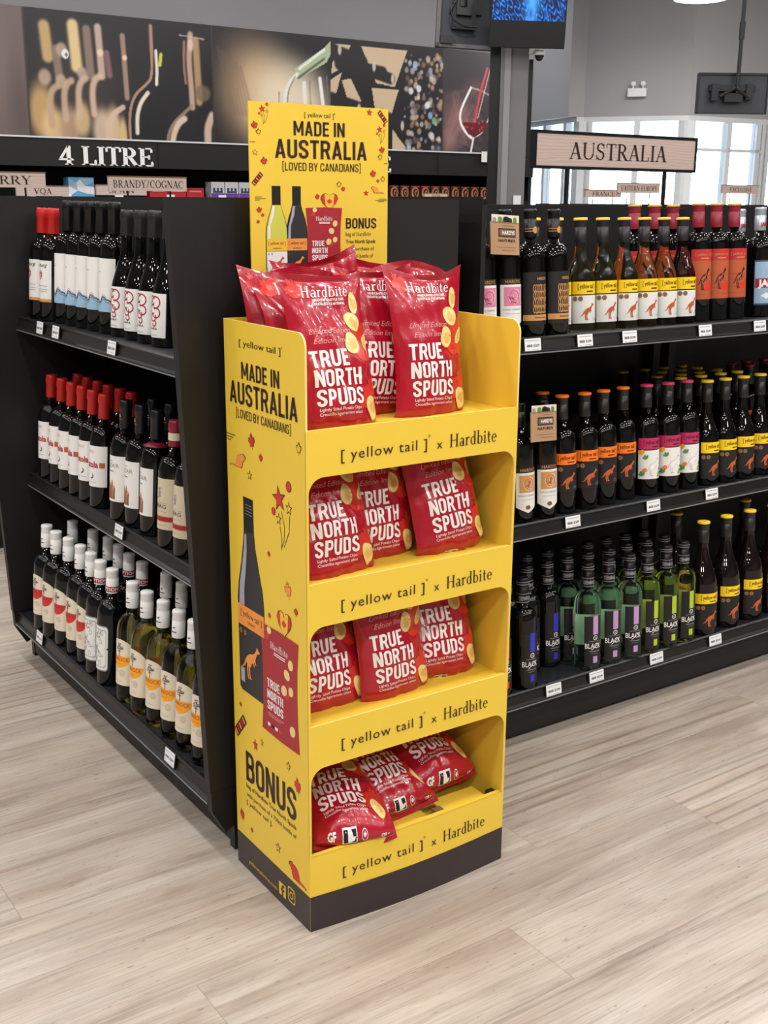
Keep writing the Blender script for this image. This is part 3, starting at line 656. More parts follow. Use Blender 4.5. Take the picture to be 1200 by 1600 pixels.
# mural on the far wall: large photographic panels of wine scenes
MX0, MX1, MZ0, MZ1 = 2.0, 6.625, 1.66, 2.545
def paint_mural(nx=640, nz=130):
    X, Z = np.meshgrid(np.linspace(MX0, MX1, nx+1), np.linspace(MZ0, MZ1, nz+1))
    C = np.zeros(X.shape+(3,)); C[:] = (34, 32, 36)
    def over(c, a): C[:] = C*(1-a[..., None])+np.array(c, float)*a[..., None]
    def sm(t): t = np.clip(t, 0, 1); return t*t*(3-2*t)
    def blob(cx, cz, rx, rz, c, a=1.0, soft=.5, mask=1.0):
        d = np.sqrt(((X-cx)/rx)**2+((Z-cz)/rz)**2); over(c, a*sm((1-d)/soft)*mask)
    def capsule(x0, z0, x1, z1, w, c, a=1.0, soft=.5, mask=1.0):
        dx, dz = x1-x0, z1-z0; t = np.clip(((X-x0)*dx+(Z-z0)*dz)/(dx*dx+dz*dz+1e-12), 0, 1)
        d = np.hypot(X-x0-t*dx, Z-z0-t*dz)/w; over(c, a*sm((1-d)/soft)*mask)
    def curve(pts, w, c, a=1.0, soft=.5, mask=1.0):
        if len(pts) > 2:
            q = [pts[0]]+list(pts)+[pts[-1]]; sm_ = []
            for i in range(1, len(q)-2):
                for t in (0, .25, .5, .75):
                    sm_.append(tuple(.5*((2*q[i][k])+(q[i+1][k]-q[i-1][k])*t+(2*q[i-1][k]-5*q[i][k]+4*q[i+1][k]-q[i+2][k])*t*t+(3*q[i][k]-q[i-1][k]-3*q[i+1][k]+q[i+2][k])*t**3) for k in (0, 1)))
            pts = sm_+[pts[-1]]
        D = np.full(X.shape, 9.0)
        for (x0, z0), (x1, z1) in zip(pts[:-1], pts[1:]):
            dx, dz = x1-x0, z1-z0; t = np.clip(((X-x0)*dx+(Z-z0)*dz)/(dx*dx+dz*dz+1e-12), 0, 1)
            D = np.minimum(D, np.hypot(X-x0-t*dx, Z-z0-t*dz)/w)
        over(c, a*sm((1-D)/soft)*mask)
    def poly(pts, c, a=1.0, mask=1.0):
        ins = np.zeros(X.shape, bool); n = len(pts)
        for i in range(n):
            (x0, z0), (x1, z1) = pts[i], pts[(i+1) % n]
            if z0 == z1: continue
            cr = ((z0 > Z) != (z1 > Z)) & (X < (x1-x0)*(Z-z0)/(z1-z0)+x0); ins ^= cr
        over(c, a*ins*mask)
    rg = np.random.RandomState(4)
    A = (X < 2.655)*1.0; B = ((X >= 2.655) & (X < 4.012))*1.0; Cc = ((X >= 4.012) & (X < 5.02))*1.0; D = ((X >= 5.02) & (X < 6.108))*1.0; E = (X >= 6.108)*1.0
    over((118, 100, 96), A); blob(2.35, 2.3, .25, .7, (150, 132, 126), .7, 1, A); blob(2.6, 1.9, .12, .5, (92, 78, 76), .7, 1, A)
    tan, pale, gold = (196, 158, 128), (226, 196, 172), (238, 202, 142)
    # B: out-of-focus bottles in a row, one dark bottle in front
    blob(3.0, 2.0, .55, .55, (92, 74, 66), .55, 1, B)
    for (x, z, rx, rz, c) in ((2.74, 1.90, .12, .26, (214, 172, 116)), (2.82, 1.80, .12, .18, gold), (2.93, 1.80, .10, .20, tan), (3.02, 1.86, .08, .16, (222, 190, 140)), (3.16, 1.80, .10, .20, pale), (3.24, 1.80, .08, .22, (236, 204, 160)), (3.31, 1.76, .04, .18, gold)):
        blob(x, z, rx, rz, c, .92, .6, B)
    for (x, z0, z1, w, c) in ((2.79, 2.44, 2.25, .055, (214, 176, 120)), (2.86, 2.30, 2.12, .04, (150, 126, 110)), (2.985, 2.46, 2.20, .056, (246, 214, 156)), (3.08, 2.44, 2.15, .042, (150, 126, 112)), (3.16, 2.46, 2.15, .036, (214, 184, 166)), (3.215, 2.30, 2.16, .03, (140, 104, 108)), (3.335, 2.42, 2.02, .026, (176, 144, 126)), (3.885, 2.43, 2.02, .038, (190, 154, 110))):
        capsule(x, z0, x+.015, z1, w, c, .95, .6, B)
    for (x, z, r) in ((3.17, 2.30, .03), (3.345, 2.28, .024)): blob(x, z, r, r, (246, 220, 190), .95, .5, B)
    for (x, z, r) in ((2.775, 2.12, .058), (3.035, 2.16, .046), (2.90, 2.30, .05), (2.885, 2.10, .05)): blob(x, z, r, r*1.2, (200, 172, 150), .9, .5, B)
    for (x, z) in ((2.84, 1.98), (2.94, 2.02), (3.04, 2.04), (3.14, 2.06)):
        curve([(x-.034, z-.16), (x-.040, z-.06), (x-.034, z+.02), (x-.012, z+.068), (x+.016, z+.088)], .034, (206+int((x-2.84)*70), 172+int((x-2.84)*70), 142+int((x-2.84)*80)), .92, .7, B)
    poly([(3.36, 1.66), (3.36, 1.94), (3.40, 2.04), (3.47, 2.11), (3.53, 2.16), (3.55, 2.26), (3.55, 2.52), (3.84, 2.52), (3.84, 2.1), (3.78, 2.0), (3.66, 1.92), (3.62, 1.66)], (30, 29, 33), 1, B)
    curve([(3.365, 1.66), (3.36, 1.84), (3.375, 1.96), (3.42, 2.05), (3.50, 2.12), (3.535, 2.17), (3.545, 2.28), (3.545, 2.50)], .013, (196, 152, 124), .95, .5, B)
    capsule(3.545, 2.50, 3.545, 2.34, .020, (186, 140, 128), .8, .6, B)
    curve([(3.573, 2.12), (3.580, 2.20), (3.578, 2.34)], .015, (244, 238, 224), 1, .5, B); curve([(3.605, 2.25), (3.615, 2.32)], .016, (214, 220, 60), 1, .5, B)
    curve([(3.415, 1.79), (3.42, 1.90), (3.45, 1.99), (3.505, 2.06)], .020, (244, 226, 204), 1, .55, B)
    curve([(3.845, 2.47), (3.83, 2.30), (3.84, 2.12), (3.845, 1.98)], .030, (210, 172, 150), .95, .6, B); curve([(3.795, 2.42), (3.79, 2.25), (3.80, 2.14)], .012, (178, 130, 104), .9, .5, B)
    blob(3.845, 2.40, .03, .06, (236, 206, 190), .9, .6, B)
    curve([(3.64, 1.66), (3.65, 1.78), (3.70, 1.87), (3.78, 1.94), (3.84, 1.99)], .016, (170, 140, 120), .9, .5, B); curve([(3.675, 1.67), (3.69, 1.78), (3.73, 1.86), (3.78, 1.90)], .030, (236, 210, 188), .95, .55, B)
    curve([(3.96, 1.76), (3.965, 1.85), (4.0, 1.93)], .040, (222, 192, 168), .95, .55, B); curve([(3.20, 1.72), (3.215, 1.84), (3.25, 1.91), (3.315, 1.955)], .026, pale, .95, .55, B)
    poly([(3.365, 1.72), (3.52, 1.70), (3.52, 1.66), (3.365, 1.66)], (170, 130, 100), .8, B)
    blob(2.925, 2.275, .028, .036, (244, 244, 244), 1, .25, B); blob(2.932, 2.27, .010, .018, (90, 90, 96), .9, .4, B)
    blob(3.93, 2.08, .075, .07, (128, 110, 90), .8, .4, B); curve([(3.76, 2.46), (3.95, 2.445)], .006, (200, 196, 196), .8, .5, B)
    # C: warm burst of light, a bottle pouring into a glass
    blob(4.34, 2.12, .46, .60, (206, 172, 132), .95, .9, Cc); blob(4.55, 2.05, .42, .52, (246, 226, 192), 1, .9, Cc); blob(4.75, 2.0, .4, .5, (248, 232, 204), .9, .8, Cc)
    for k in range(7): capsule(4.06+.03*k, 2.4-.02*k, 4.16+.03*k, 1.95, .02, (120, 96, 84), .35, .9, Cc)
    poly([(4.70, 2.30), (4.97, 2.47), (5.02, 2.52), (5.02, 2.42), (4.98, 2.36), (4.72, 2.22)], (190, 206, 170), .95, Cc)
    curve([(4.74, 2.30), (4.96, 2.45)], .014, (246, 250, 236), 1, .5, Cc); curve([(4.73, 2.235), (4.96, 2.385)], .012, (98, 104, 84), .9, .5, Cc)
    curve([(4.72, 2.26), (4.63, 2.16), (4.60, 1.98), (4.58, 1.8)], .018, (250, 250, 240), 1, .5, Cc); curve([(4.70, 2.24), (4.64, 2.12), (4.62, 1.9)], .008, (150, 140, 116), .8, .5, Cc)
    curve([(4.56, 2.12), (4.55, 1.7)], .008, (150, 136, 120), .8, .5, Cc); curve([(4.78, 2.2), (4.80, 1.75)], .022, (252, 248, 240), 1, .5, Cc); curve([(4.92, 2.24), (4.99, 1.76)], .02, (252, 250, 244), 1, .5, Cc)
    curve([(4.83, 2.22), (4.84, 1.9), (4.86, 1.72)], .008, (140, 128, 118), .8, .5, Cc); curve([(4.98, 2.26), (5.01, 1.9)], .008, (128, 116, 108), .9, .5, Cc)
    # D: bottles lying in a pale lattice, bokeh cellar behind
    for q in ([(5.06, 2.5), (5.20, 2.5), (5.10, 2.32), (5.02, 2.28)], [(5.02, 2.24), (5.12, 2.3), (5.02, 2.0)], [(5.12, 2.24), (5.20, 2.26), (5.30, 2.10), (5.22, 1.98)], [(5.30, 2.5), (5.74, 2.5), (5.62, 2.22), (5.44, 2.24)],
              [(5.40, 2.2), (5.66, 2.2), (5.58, 1.98), (5.46, 1.9)], [(5.22, 1.9), (5.44, 1.9), (5.36, 1.72), (5.28, 1.76)], [(5.6, 1.9), (5.75, 1.75), (5.6, 1.66)]): poly(q, (224, 196, 162), .96, D)
    for (x0, z0, x1, z1, w) in ((5.04, 2.44, 5.30, 2.38, .07), (5.10, 2.36, 5.50, 2.32, .055), (5.02, 2.10, 5.38, 2.02, .06), (5.10, 2.0, 5.50, 1.95, .055), (5.3, 2.34, 5.58, 2.28, .05), (5.5, 2.0, 5.7, 1.92, .06), (5.1, 1.84, 5.3, 1.78, .05)):
        capsule(x0, z0, x1, z1, w, (38, 36, 38), 1, .3, D)
    for (x, z) in ((5.10, 2.46), (5.42, 2.36), (5.60, 2.28), (5.28, 2.04), (5.5, 1.97), (5.70, 1.93)): blob(x, z, .022, .05, (214, 206, 196), .95, .5, D)
    for k in range(150):
        x = 5.72+.38*rg.rand(); z = 1.70+.78*rg.rand(); r = .012+.02*rg.rand()
        c = [(214, 170, 130), (232, 214, 196), (176, 130, 96), (150, 150, 160), (120, 96, 84), (200, 200, 214)][rg.randint(6)]
        blob(x, z, r, r*1.15, c, .75, .5, D)
    for (x, z, c) in ((5.82, 2.40, (170, 200, 240)), (5.86, 2.22, (240, 240, 246)), (5.95, 2.10, (236, 240, 250)), (5.98, 2.02, (150, 180, 230)), (6.02, 1.98, (130, 190, 140)), (5.78, 2.2, (240, 226, 206)), (6.0, 1.86, (220, 220, 230))): blob(x, z, .03, .036, c, .9, .4, D)
    blob(6.06, 1.74, .1, .1, (120, 140, 150), .6, 1, D)
    # E: red wine poured into a glass in pink smoke
    over((58, 52, 58), E); blob(6.25, 2.0, .28, .30, (150, 104, 104), .85, 1, E); blob(6.18, 1.82, .14, .2, (190, 140, 132), .6, 1, E); blob(6.45, 2.25, .2, .14, (120, 84, 86), .6, 1, E)
    for k in range(14): curve([(6.13+.4*rg.rand(), 1.75+.5*rg.rand()) for _ in range(3)], .03, (170, 124, 118), .18, 1, E)
    curve([(6.40, 2.26), (6.30, 2.08), (6.30, 1.98), (6.36, 1.90), (6.42, 1.86)], .014, (248, 244, 244), 1, .5, E); curve([(6.62, 2.22), (6.61, 2.06), (6.54, 1.92), (6.46, 1.87)], .008, (220, 214, 214), .9, .5, E)
    curve([(6.40, 2.26), (6.52, 2.24), (6.62, 2.2)], .006, (224, 214, 214), .8, .5, E); curve([(6.44, 1.86), (6.40, 1.68)], .012, (240, 236, 236), 1, .5, E)
    poly([(6.31, 1.98), (6.60, 1.99), (6.55, 1.92), (6.46, 1.87), (6.38, 1.89)], (104, 22, 34), .95, E); curve([(6.57, 2.42), (6.50, 2.22), (6.45, 2.0)], .016, (206, 74, 80), 1, .5, E); curve([(6.60, 2.42), (6.54, 2.22), (6.48, 2.02)], .006, (246, 190, 190), .9, .5, E)
    for k in range(12): blob(6.34+.22*rg.rand(), 1.92+.12*rg.rand(), .012, .014, (210, 90, 90), .8, .6, E)
    for xs in (2.655, 4.012, 6.108): over((62, 58, 58), (np.abs(X-xs) < .005)*.8)
    return X, Z, C
X, Z, C = paint_mural(); nz, nx = X.shape
me = bpy.data.meshes.new('mural')
V = np.stack([X.ravel(), np.full(X.size, 7.992), Z.ravel()], 1)
F = [(j*nx+i, j*nx+i+1, (j+1)*nx+i+1, (j+1)*nx+i) for j in range(nz-1) for i in range(nx-1)]
me.from_pydata(V.tolist(), [], F)
ca = me.color_attributes.new('print', 'FLOAT_COLOR', 'POINT')
c = C.reshape(-1, 3)/255.0; c = np.where(c <= .04045, c/12.92, ((c+.055)/1.055)**2.4)
ca.data.foreach_set('color', np.concatenate([c, np.ones((len(c), 1))], 1).astype(np.float32).ravel())
me.materials.append(M['mural_print']); me.update()
mu = bpy.data.objects.new('wall_mural_panel', me); COL.objects.link(mu)
tag(mu, 'long photographic mural of wine bottles and glasses on the far wall', 'mural')

# black wall unit under the mural with its lettered fascia
wu = thing('wall_shelving', 'long black wall shelving with a lettered fascia below the mural', 'shelving', (0, 0, 0))
m = MB(); m.box((1.2, 7.40, 1.538), (6.60, 7.99, 1.712), 'panel_black'); fa = m.build('fascia', wu)
m = MB(); m.box((1.2, 7.392, 1.706), (6.60, 7.40, 1.716), 'trim_white'); m.build('top_trim', fa)
for xs in (1.95, 3.30, 4.45, 5.62):
    m = MB(); m.box((xs-.002, 7.396, 1.545), (xs+.002, 7.40, 1.706), 'ink_black'); m.build('panel_joint', fa)
def wall_xz(y): return lambda a, b, off: np.stack([a, np.full_like(a, y)-off, b], 1)
for body, x0, wd in (('4 LITRE', 2.627, .63), ('LITRE', 4.63, .54)):
    P = Print()
    for k, (dx_, dz_) in enumerate(((0, 0), (-.005, 0), (.005, 0), (0, .004))): P.serif(body, x0+dx_, 1.549+dz_, .112, 'ink_white', width=wd, space=.02, layer=k)
    m = MB(); P.emit(m, wall_xz(7.396), .0005, .0004); m.build('lettering', fa)
m = MB(); m.box((1.2, 7.93, 0), (6.60, 7.99, 1.54), 'panel_black'); m.build('back_panel', wu)
for xs in (1.2, 6.57):
    m = MB(); m.box((xs, 7.42, 0), (xs+.03, 7.93, 1.538), 'panel_black'); m.build('end_panel', wu)
for i, xs in enumerate((2.44, 2.67, 3.02, 3.385, 3.77)):
    m = MB(); m.box((xs-.028, 7.412, 1.338), (xs+.028, 7.4195, 1.372), 'tag_plastic'); tag(m.build('price_ticket'), '%s white ticket from left on the wall shelving lip above the left unit' % ['first', 'second', 'third', 'fourth', 'fifth'][i], 'price ticket', 'wall shelving tickets')
for zs in (.14, .52, .94, 1.355):
    m = MB(); m.box((1.23, 7.42, zs-.03), (6.57, 7.93, zs), 'shelf_black'); s_ = m.build('shelf', wu)
m = MB(); m.box((1.23, 7.50, 0), (6.57, 7.93, .11), 'shelf_black'); m.build('kick_plate', wu)
m = MB(); m.box((6.04, 7.385, 1.645), (6.26, 7.391, 1.725), 'paper_white'); tag(m.build('paper_notice'), 'blank white notice card on the dark fascia beside the column', 'notice')

def carton(x0, x1, z0, h, y, mname, label, cat='box', group=None, art=None):
    m = MB(); m.box((x0, y, z0), (x1, y+.09, z0+h), mname); o = m.build('carton')
    if art:
        P = Print(); art(P, x0, x1, z0, h); m2 = MB(); P.emit(m2, wall_xz(y), .0006, .0004); m2.build('printed_front', o)
    return tag(o, label, cat, group)
ORD = ['first', 'second', 'third', 'fourth', 'fifth', 'sixth', 'seventh', 'eighth', 'ninth', 'tenth', 'eleventh', 'twelfth']
def art_copper(P, x0, x1, z0, h):
    w = x1-x0; cx = (x0+x1)/2; cz = z0+h*.5
    P.poly(ell(0, 0, 1, 1, n=20), 'box_copper', 1, (cx, cz), (w*.40, h*.44)); P.poly(ell(0, 0, 1, 1, n=20), 'box_brown', 2, (cx+.004, cz), (w*.26, h*.30)); P.poly(ell(0, 0, 1, 1, n=14), 'box_copper', 3, (cx+.008, cz), (w*.15, h*.19)); P.poly(ell(0, 0, 1, 1, n=14), 'ink_black', 4, (cx+.01, cz-.004), (w*.08, h*.12))
    P.grid(x0+.004, z0+h*.93, x1-.004, z0+h*.99, 'ink_rust', 1, 1)
for i in range(10):
    x = 5.215+i*.0985
    carton(x, x+.088, 1.356, .10, 7.47, 'box_brown', '%s dark carton from left with copper ring, on the wall shelf' % ORD[i], 'carton', 'ring cartons on the wall shelf', art_copper)
def art_pw(P, x0, x1, z0, h):
    P.grid(x0, z0, x1, z0+h*.28, 'box_purple', 1, 1); P.grid(x0+.012, z0+h*.30, x1-.012, z0+h*.42, 'ink_navy', 1, 1)
    for k in range(3): P.grid(x0+.014+.028*k, z0+h*.42, x0+.030+.028*k, z0+h*.62, 'ink_navy', 1, 1)
for i in range(4):
    x = 3.715+i*.108
    carton(x, x+.10, 1.356, .104, 7.47, 'box_white', '%s white and purple carton from left on the wall shelf' % ORD[i], 'carton', 'purple cartons on the wall shelf', art_pw)
def art_rd(P, x0, x1, z0, h): P.grid(x0+.02, z0+h*.55, x1-.02, z0+h*.72, 'ink_pink', 1, 1)
for i in range(3):
    x = 3.26+i*.135
    carton(x, x+.128, 1.356, .062, 7.47, 'box_red', '%s low red carton from left on the wall shelf' % ORD[i], 'carton', 'red cartons on the wall shelf', art_rd)
def art_bw(P, x0, x1, z0, h):
    w = x1-x0
    for q, c in (([(0,0),(.35,.3),(0,.55)], 'box_white'), ([(.35,.3),(.7,.15),(.65,.55)], 'box_white'), ([(0,.95),(.3,.72),(.35,.3),(0,.55)], 'ink_blue'), ([(.45,.95),(.65,.55),(1,.8),(.9,.95)], 'ink_blue'), ([(.35,.3),(.65,.55),(.45,.9),(.3,.72)], 'box_white'), ([(.7,.15),(1,.1),(1,.5),(.65,.55)], 'box_white')):
        P.poly(q, c, 1, (x0, z0), (w, h))
carton(2.70, 2.87, 1.356, .118, 7.46, 'box_blue', 'blue and white triangle patterned box on the wall shelf', 'box', None, art_bw)

# ------------------------------------------------------------------ column, televisions
t = thing('support_column', 'tall grey boxed column rising behind the shelving', 'column', (5.215, 6.118, 0), (0, 0, R(-38)))
m = MB(); m.box((-.06, -.09, 0), (.12, .12, CEIL), 'column_grey'); bevel(m.build('shaft', t), .006)
m = MB(); m.box((-.125, -.06, 0), (-.061, .12, CEIL), 'black_plastic'); m.build('cable_channel', t)
m = MB(); m.box((-.035, -.097, 0), (.005, -.091, CEIL), 'wall_mid'); m.build('cover_strip', t)
m = MB(); m.box((.125, .02, 1.62), (.155, .20, 2.24), 'black_plastic'); m.build('dark_panel', t)
m = MB(); m.box((.05, -.105, 1.30), (.10, -.091, 1.385), 'frame_white'); m.build('switch_plate', t)
t = thing('security_camera', 'small white dome camera tucked under the blue television', 'camera', (5.262, 5.885, 2.245))
m = MB(); m.lathe([(0, -.035), (.018, -.03), (.028, -.012), (.03, .0)], 'black_plastic', 18); m.build('dome', t)
m = MB(); m.lathe([(.032, .0), (.036, .004), (.036, .028), (.03, .034), (0, .034)], 'frame_white', 18); m.build('base', t)
m = MB(); m.box((-.01, .03, .012), (.01, .13, .026), 'frame_white'); m.build('wall_arm', t)

def tv_picture(w, h, n=150):
    X, Z = np.meshgrid(np.linspace(-w/2+.010, w/2-.010, n+1), np.linspace(-h*.10, h/2-.010, n+1))
    a = np.arctan2(X-.01, Z+h*.75); r = np.hypot(X-.01, Z+h*.75); rg = np.random.RandomState(3)
    s = .5+.5*np.sin(a*46+3*np.sin(r*70+a*9)+2.2*np.sin(X*150+Z*60)); s = s**1.3
    t = .5+.5*np.sin(r*120+3*np.sin(a*40)); s = s*(.55+.45*t)
    mid = np.exp(-((a-.02)/.13)**2)
    C = np.stack([14+26*s, 62+78*s, 170+70*s], -1)*(.35+.65*s[..., None]); C = C*(1-.9*mid[..., None])+np.array([70, 165, 245])*.9*mid[..., None]
    g = np.exp(-((X-.012)/.012)**2-((Z-h*.0)/.03)**2)[..., None]; C = C*(1-.6*g)+np.array([20, 40, 110])*.6*g
    return X, Z, C
TVW, TVH = .475, .40
t = thing('television', 'ceiling hung television showing a blue picture above the column', 'television', (5.146, 5.872, 2.478), (R(4), R(1.5), R(-36)))
m = MB(); m.box((-TVW/2, -.012, -TVH/2), (TVW/2, .035, TVH/2), 'black_plastic'); bevel(m.build('case', t), .005)
X, Z, C = tv_picture(TVW, TVH); nz, nx = X.shape
me = bpy.data.meshes.new('screen'); me.from_pydata(np.stack([X.ravel(), np.full(X.size, -.0135), Z.ravel()], 1).tolist(), [], [(j*nx+i, j*nx+i+1, (j+1)*nx+i+1, (j+1)*nx+i) for j in range(nz-1) for i in range(nx-1)])
ca = me.color_attributes.new('print', 'FLOAT_COLOR', 'POINT'); c = C.reshape(-1, 3)/255.0; c = np.where(c <= .04045, c/12.92, ((c+.055)/1.055)**2.4)
ca.data.foreach_set('color', np.concatenate([c, np.ones((len(c), 1))], 1).astype(np.float32).ravel()); me.materials.append(M['tv_picture'])
so = bpy.data.objects.new('screen', me); COL.objects.link(so); so.parent = t
m = MB(); m.box((-.10, .035, -.08), (.10, .075, .12), 'mount_black'); m.box((-.02, .075, -.02), (.02, .14, .03), 'mount_black'); m.build('wall_mount', t)
t = thing('television', 'dark television seen from behind beside the blue screen, bracket and cable showing', 'television', (5.125, 6.42, 2.505), (R(-5), R(3), R(-30)))
m = MB(); m.box((-.23, -.02, -.19), (.23, .02, .20), 'tv_back'); bevel(m.build('case', t), .006)
m = MB()
for lo, hi in (((-.23, -.030, -.19), (-.205, -.02, .20)), ((-.23, -.030, -.19), (.23, -.02, -.165)), ((.205, -.030, -.19), (.23, -.02, .20))): m.box(lo, hi, 'column_grey')
m.build('rear_rim', t)
m = MB(); m.box((-.13, -.065, -.08), (.02, -.021, .19), 'mount_black'); m.box((-.11, -.10, .00), (-.01, -.066, .10), 'black_plastic'); m.box((-.15, -.045, .02), (.06, -.021, .05), 'mount_black'); m.box((-.14, -.045, .13), (.06, -.021, .155), 'mount_black'); m.tube((-.07, -.085, .05), (-.07, -.085, CEIL-2.505), .03, 'mount_black'); m.box((-.20, -.05, -.17), (-.12, -.021, -.12), 'mount_black'); m.build('ceiling_mount', t)
m = MB(); pts = [(-.12, -.09, .08), (-.15, -.10, .02), (-.13, -.11, -.04), (-.06, -.11, -.075), (.03, -.10, -.07)]
for p0, p1 in zip(pts[:-1], pts[1:]): m.tube(p0, p1, .006, 'black_plastic')
m.build('cable', t)
t = thing('television', 'pole hung television seen from behind in front of the grey wall', 'television', (5.952, 4.906, 1.988), (0, 0, R(-33)))
m = MB(); m.box((-.215, -.018, -.118), (.215, .02, .118), 'tv_back'); bevel(m.build('case', t), .006)
m = MB()
for lo, hi in (((-.215, -.026, .106), (.215, -.018, .118)), ((-.215, -.026, -.118), (.215, -.018, -.110)), ((-.215, -.026, -.118), (-.207, -.018, .118)), ((.207, -.026, -.118), (.215, -.018, .118))): m.box(lo, hi, 'mount_black')
m.build('rear_rim', t)
m = MB(); m.box((-.15, -.05, .012), (.13, -.019, .048), 'mount_black'); m.box((-.14, -.062, -.042), (-.10, -.019, .052), 'mount_black'); m.box((.07, -.062, -.036), (.11, -.019, .052), 'mount_black'); m.box((-.06, -.06, -.05), (.05, -.019, .0), 'mount_black'); m.tube((-.09, -.055, -.02), (.0, -.07, .03), .010, 'black_plastic'); m.tube((.0, -.07, .03), (.09, -.055, -.025), .010, 'black_plastic')
m.tube((.015, -.055, .0), (.015, -.055, CEIL-1.988), .012, 'mount_black'); m.tube((.015, -.055, .30), (.015, -.055, .40), .017, 'mount_black'); m.build('pole_mount', t)

# ------------------------------------------------------------------ shelving units
TILT = R(4)
def lip_section(depth):
    # front lip with a price channel, then the deck; y from the front, z from the deck level
    return [(.010, .004), (.006, .0), (.010, -.006), (.006, -.026), (.0, -.030), (.0, -.036), (.014, -.036), (.014, -.018), (depth, -.018), (depth, .0), (.014, .0)]
def extrude_x(mb, sec, x0, x1, mname):
    mb.prism(sec, lambda a, b, t: (t, a, b), x0, x1, mname)
def perforate(name):
    m = bpy.data.materials.new(name); m.use_nodes = True; nt = m.node_tree; p = nt.nodes['Principled BSDF']
    tc = nt.nodes.new('ShaderNodeTexCoord'); mp = nt.nodes.new('ShaderNodeMapping'); mp.inputs['Scale'].default_value = (40, 40, 0); mp.inputs['Rotation'].default_value = (0, 0, R(45))
    v = nt.nodes.new('ShaderNodeTexVoronoi'); v.inputs['Scale'].default_value = 1; v.inputs['Randomness'].default_value = 0
    r = nt.nodes.new('ShaderNodeValToRGB'); r.color_ramp.elements[0].position = .16; r.color_ramp.elements[0].color = (.004, .004, .004, 1); r.color_ramp.elements[1].position = .20; r.color_ramp.elements[1].color = rgb((34, 36, 41))
    nt.links.new(tc.outputs['Object'], mp.inputs[0]); nt.links.new(mp.outputs[0], v.inputs['Vector']); nt.links.new(v.outputs['Distance'], r.inputs[0]); nt.links.new(r.outputs[0], p.inputs['Base Color']); p.inputs['Roughness'].default_value = .4
    M[name] = m
perforate('deck_steel')
def gondola(label, loc, rotz, length, base_front, up_front, depth, decks, top, lean=0.0, ends=(True, True)):
    """local x along the run, y into the unit, z up; decks = (base, middle, upper) front heights"""
    t = thing('shelving_unit', label, 'shelving', loc, (0, 0, rotz))
    m = MB(); m.box((-.02*ends[0], depth, 0.0), (length+.02*ends[1], depth+.03, top), 'panel_black'); m.build('back_panel', t)
    m = MB(); m.box((.01, .065, 0), (length-.01, depth-.001, decks[0]-.085), 'shelf_black'); m.box((.0, .052, .012), (length, .064, decks[0]-.075), 'panel_black'); m.build('kick_plate', t)
    for i, z in enumerate(decks):
        f = base_front if i == 0 else up_front
        m = MB(); extrude_x(m, lip_section((depth-f)/math.cos(TILT)-.006), .003, length-.003, 'lip_black')
        o = m.build('base_deck' if i == 0 else 'shelf', t, (0, f, z)); o.rotation_euler = (-TILT, 0, 0)
        d = MB(); d.add([(.004, .016, .0006), (length-.004, .016, .0006), (length-.004, (depth-f)-.01, .0006), (.004, (depth-f)-.01, .0006)], [(0, 1, 2, 3)], 'deck_steel'); d.build('deck_top', o)
        e = MB(); e.box((.003, -.0012, -.0365), (length-.003, .001, -.0335), 'lip_glint'); e.build('lip_glint', o)
        if i == 0:
            m = MB(); m.box((.003, .016, -.05), (length-.003, .05, -.0185), 'shelf_black'); m.build('rail', o)
    for k, xs in enumerate((-.022, length)):
        if not ends[k]: continue
        m = MB()
        prof = [(-.004, decks[0]+.004), (depth, decks[0]+.004), (depth, top), (-lean, top)]
        m.prism(prof, lambda a, b, q: (q, a, b), xs, xs+.022, 'panel_black'); o = m.build('end_panel', t)
        m = MB(); m.box((xs, .05, 0.0), (xs+.022, depth, decks[0]+.004), 'shelf_black'); m.build('end_foot', t)
        m = MB(); m.prism([(-.002, decks[0]+.003), (.05, decks[0]+.003), (.05, decks[0]-.09), (.03, decks[0]-.10), (.0, decks[0]-.045)], lambda a, b, q: (q, a, b), xs+.001, xs+.021, 'panel_black'); m.build('deck_bracket', t)
    for xs in (.02, length-.05):
        m = MB(); m.box((xs, depth-.035, .10), (xs+.03, depth-.001, top-.01), 'shelf_black'); m.build('upright', t)
    return t
# left unit runs away from the camera (front faces -X); right unit runs along X (front faces -Y)
G1 = gondola('black wine shelving unit on the left running away behind the yellow display', (.947, 3.295, 0), -PI/2, 1.288, .003, .070, .59, (.148, .569, 1.022), 1.352, .048)
G2 = gondola('black wine shelving unit on the right carrying rows below the country sign', (1.652, 1.998, 0), 0, 1.215, .002, .077, .585, (.152, .566, 1.032), 1.340, .0, (True, False))
G2b = gondola('black wine shelving unit continuing off the right edge of the view', (2.868, 1.998, 0), 0, 1.215, .002, .077, .585, (.152, .566, 1.032), 1.340, .0, (False, True))
m = MB(); m.box((1.632, 1.985, .0), (1.652-.023, 2.60, 1.358), 'panel_black'); tag(m.build('filler_panel'), 'narrow black filler panel between the two shelving units', 'panel')

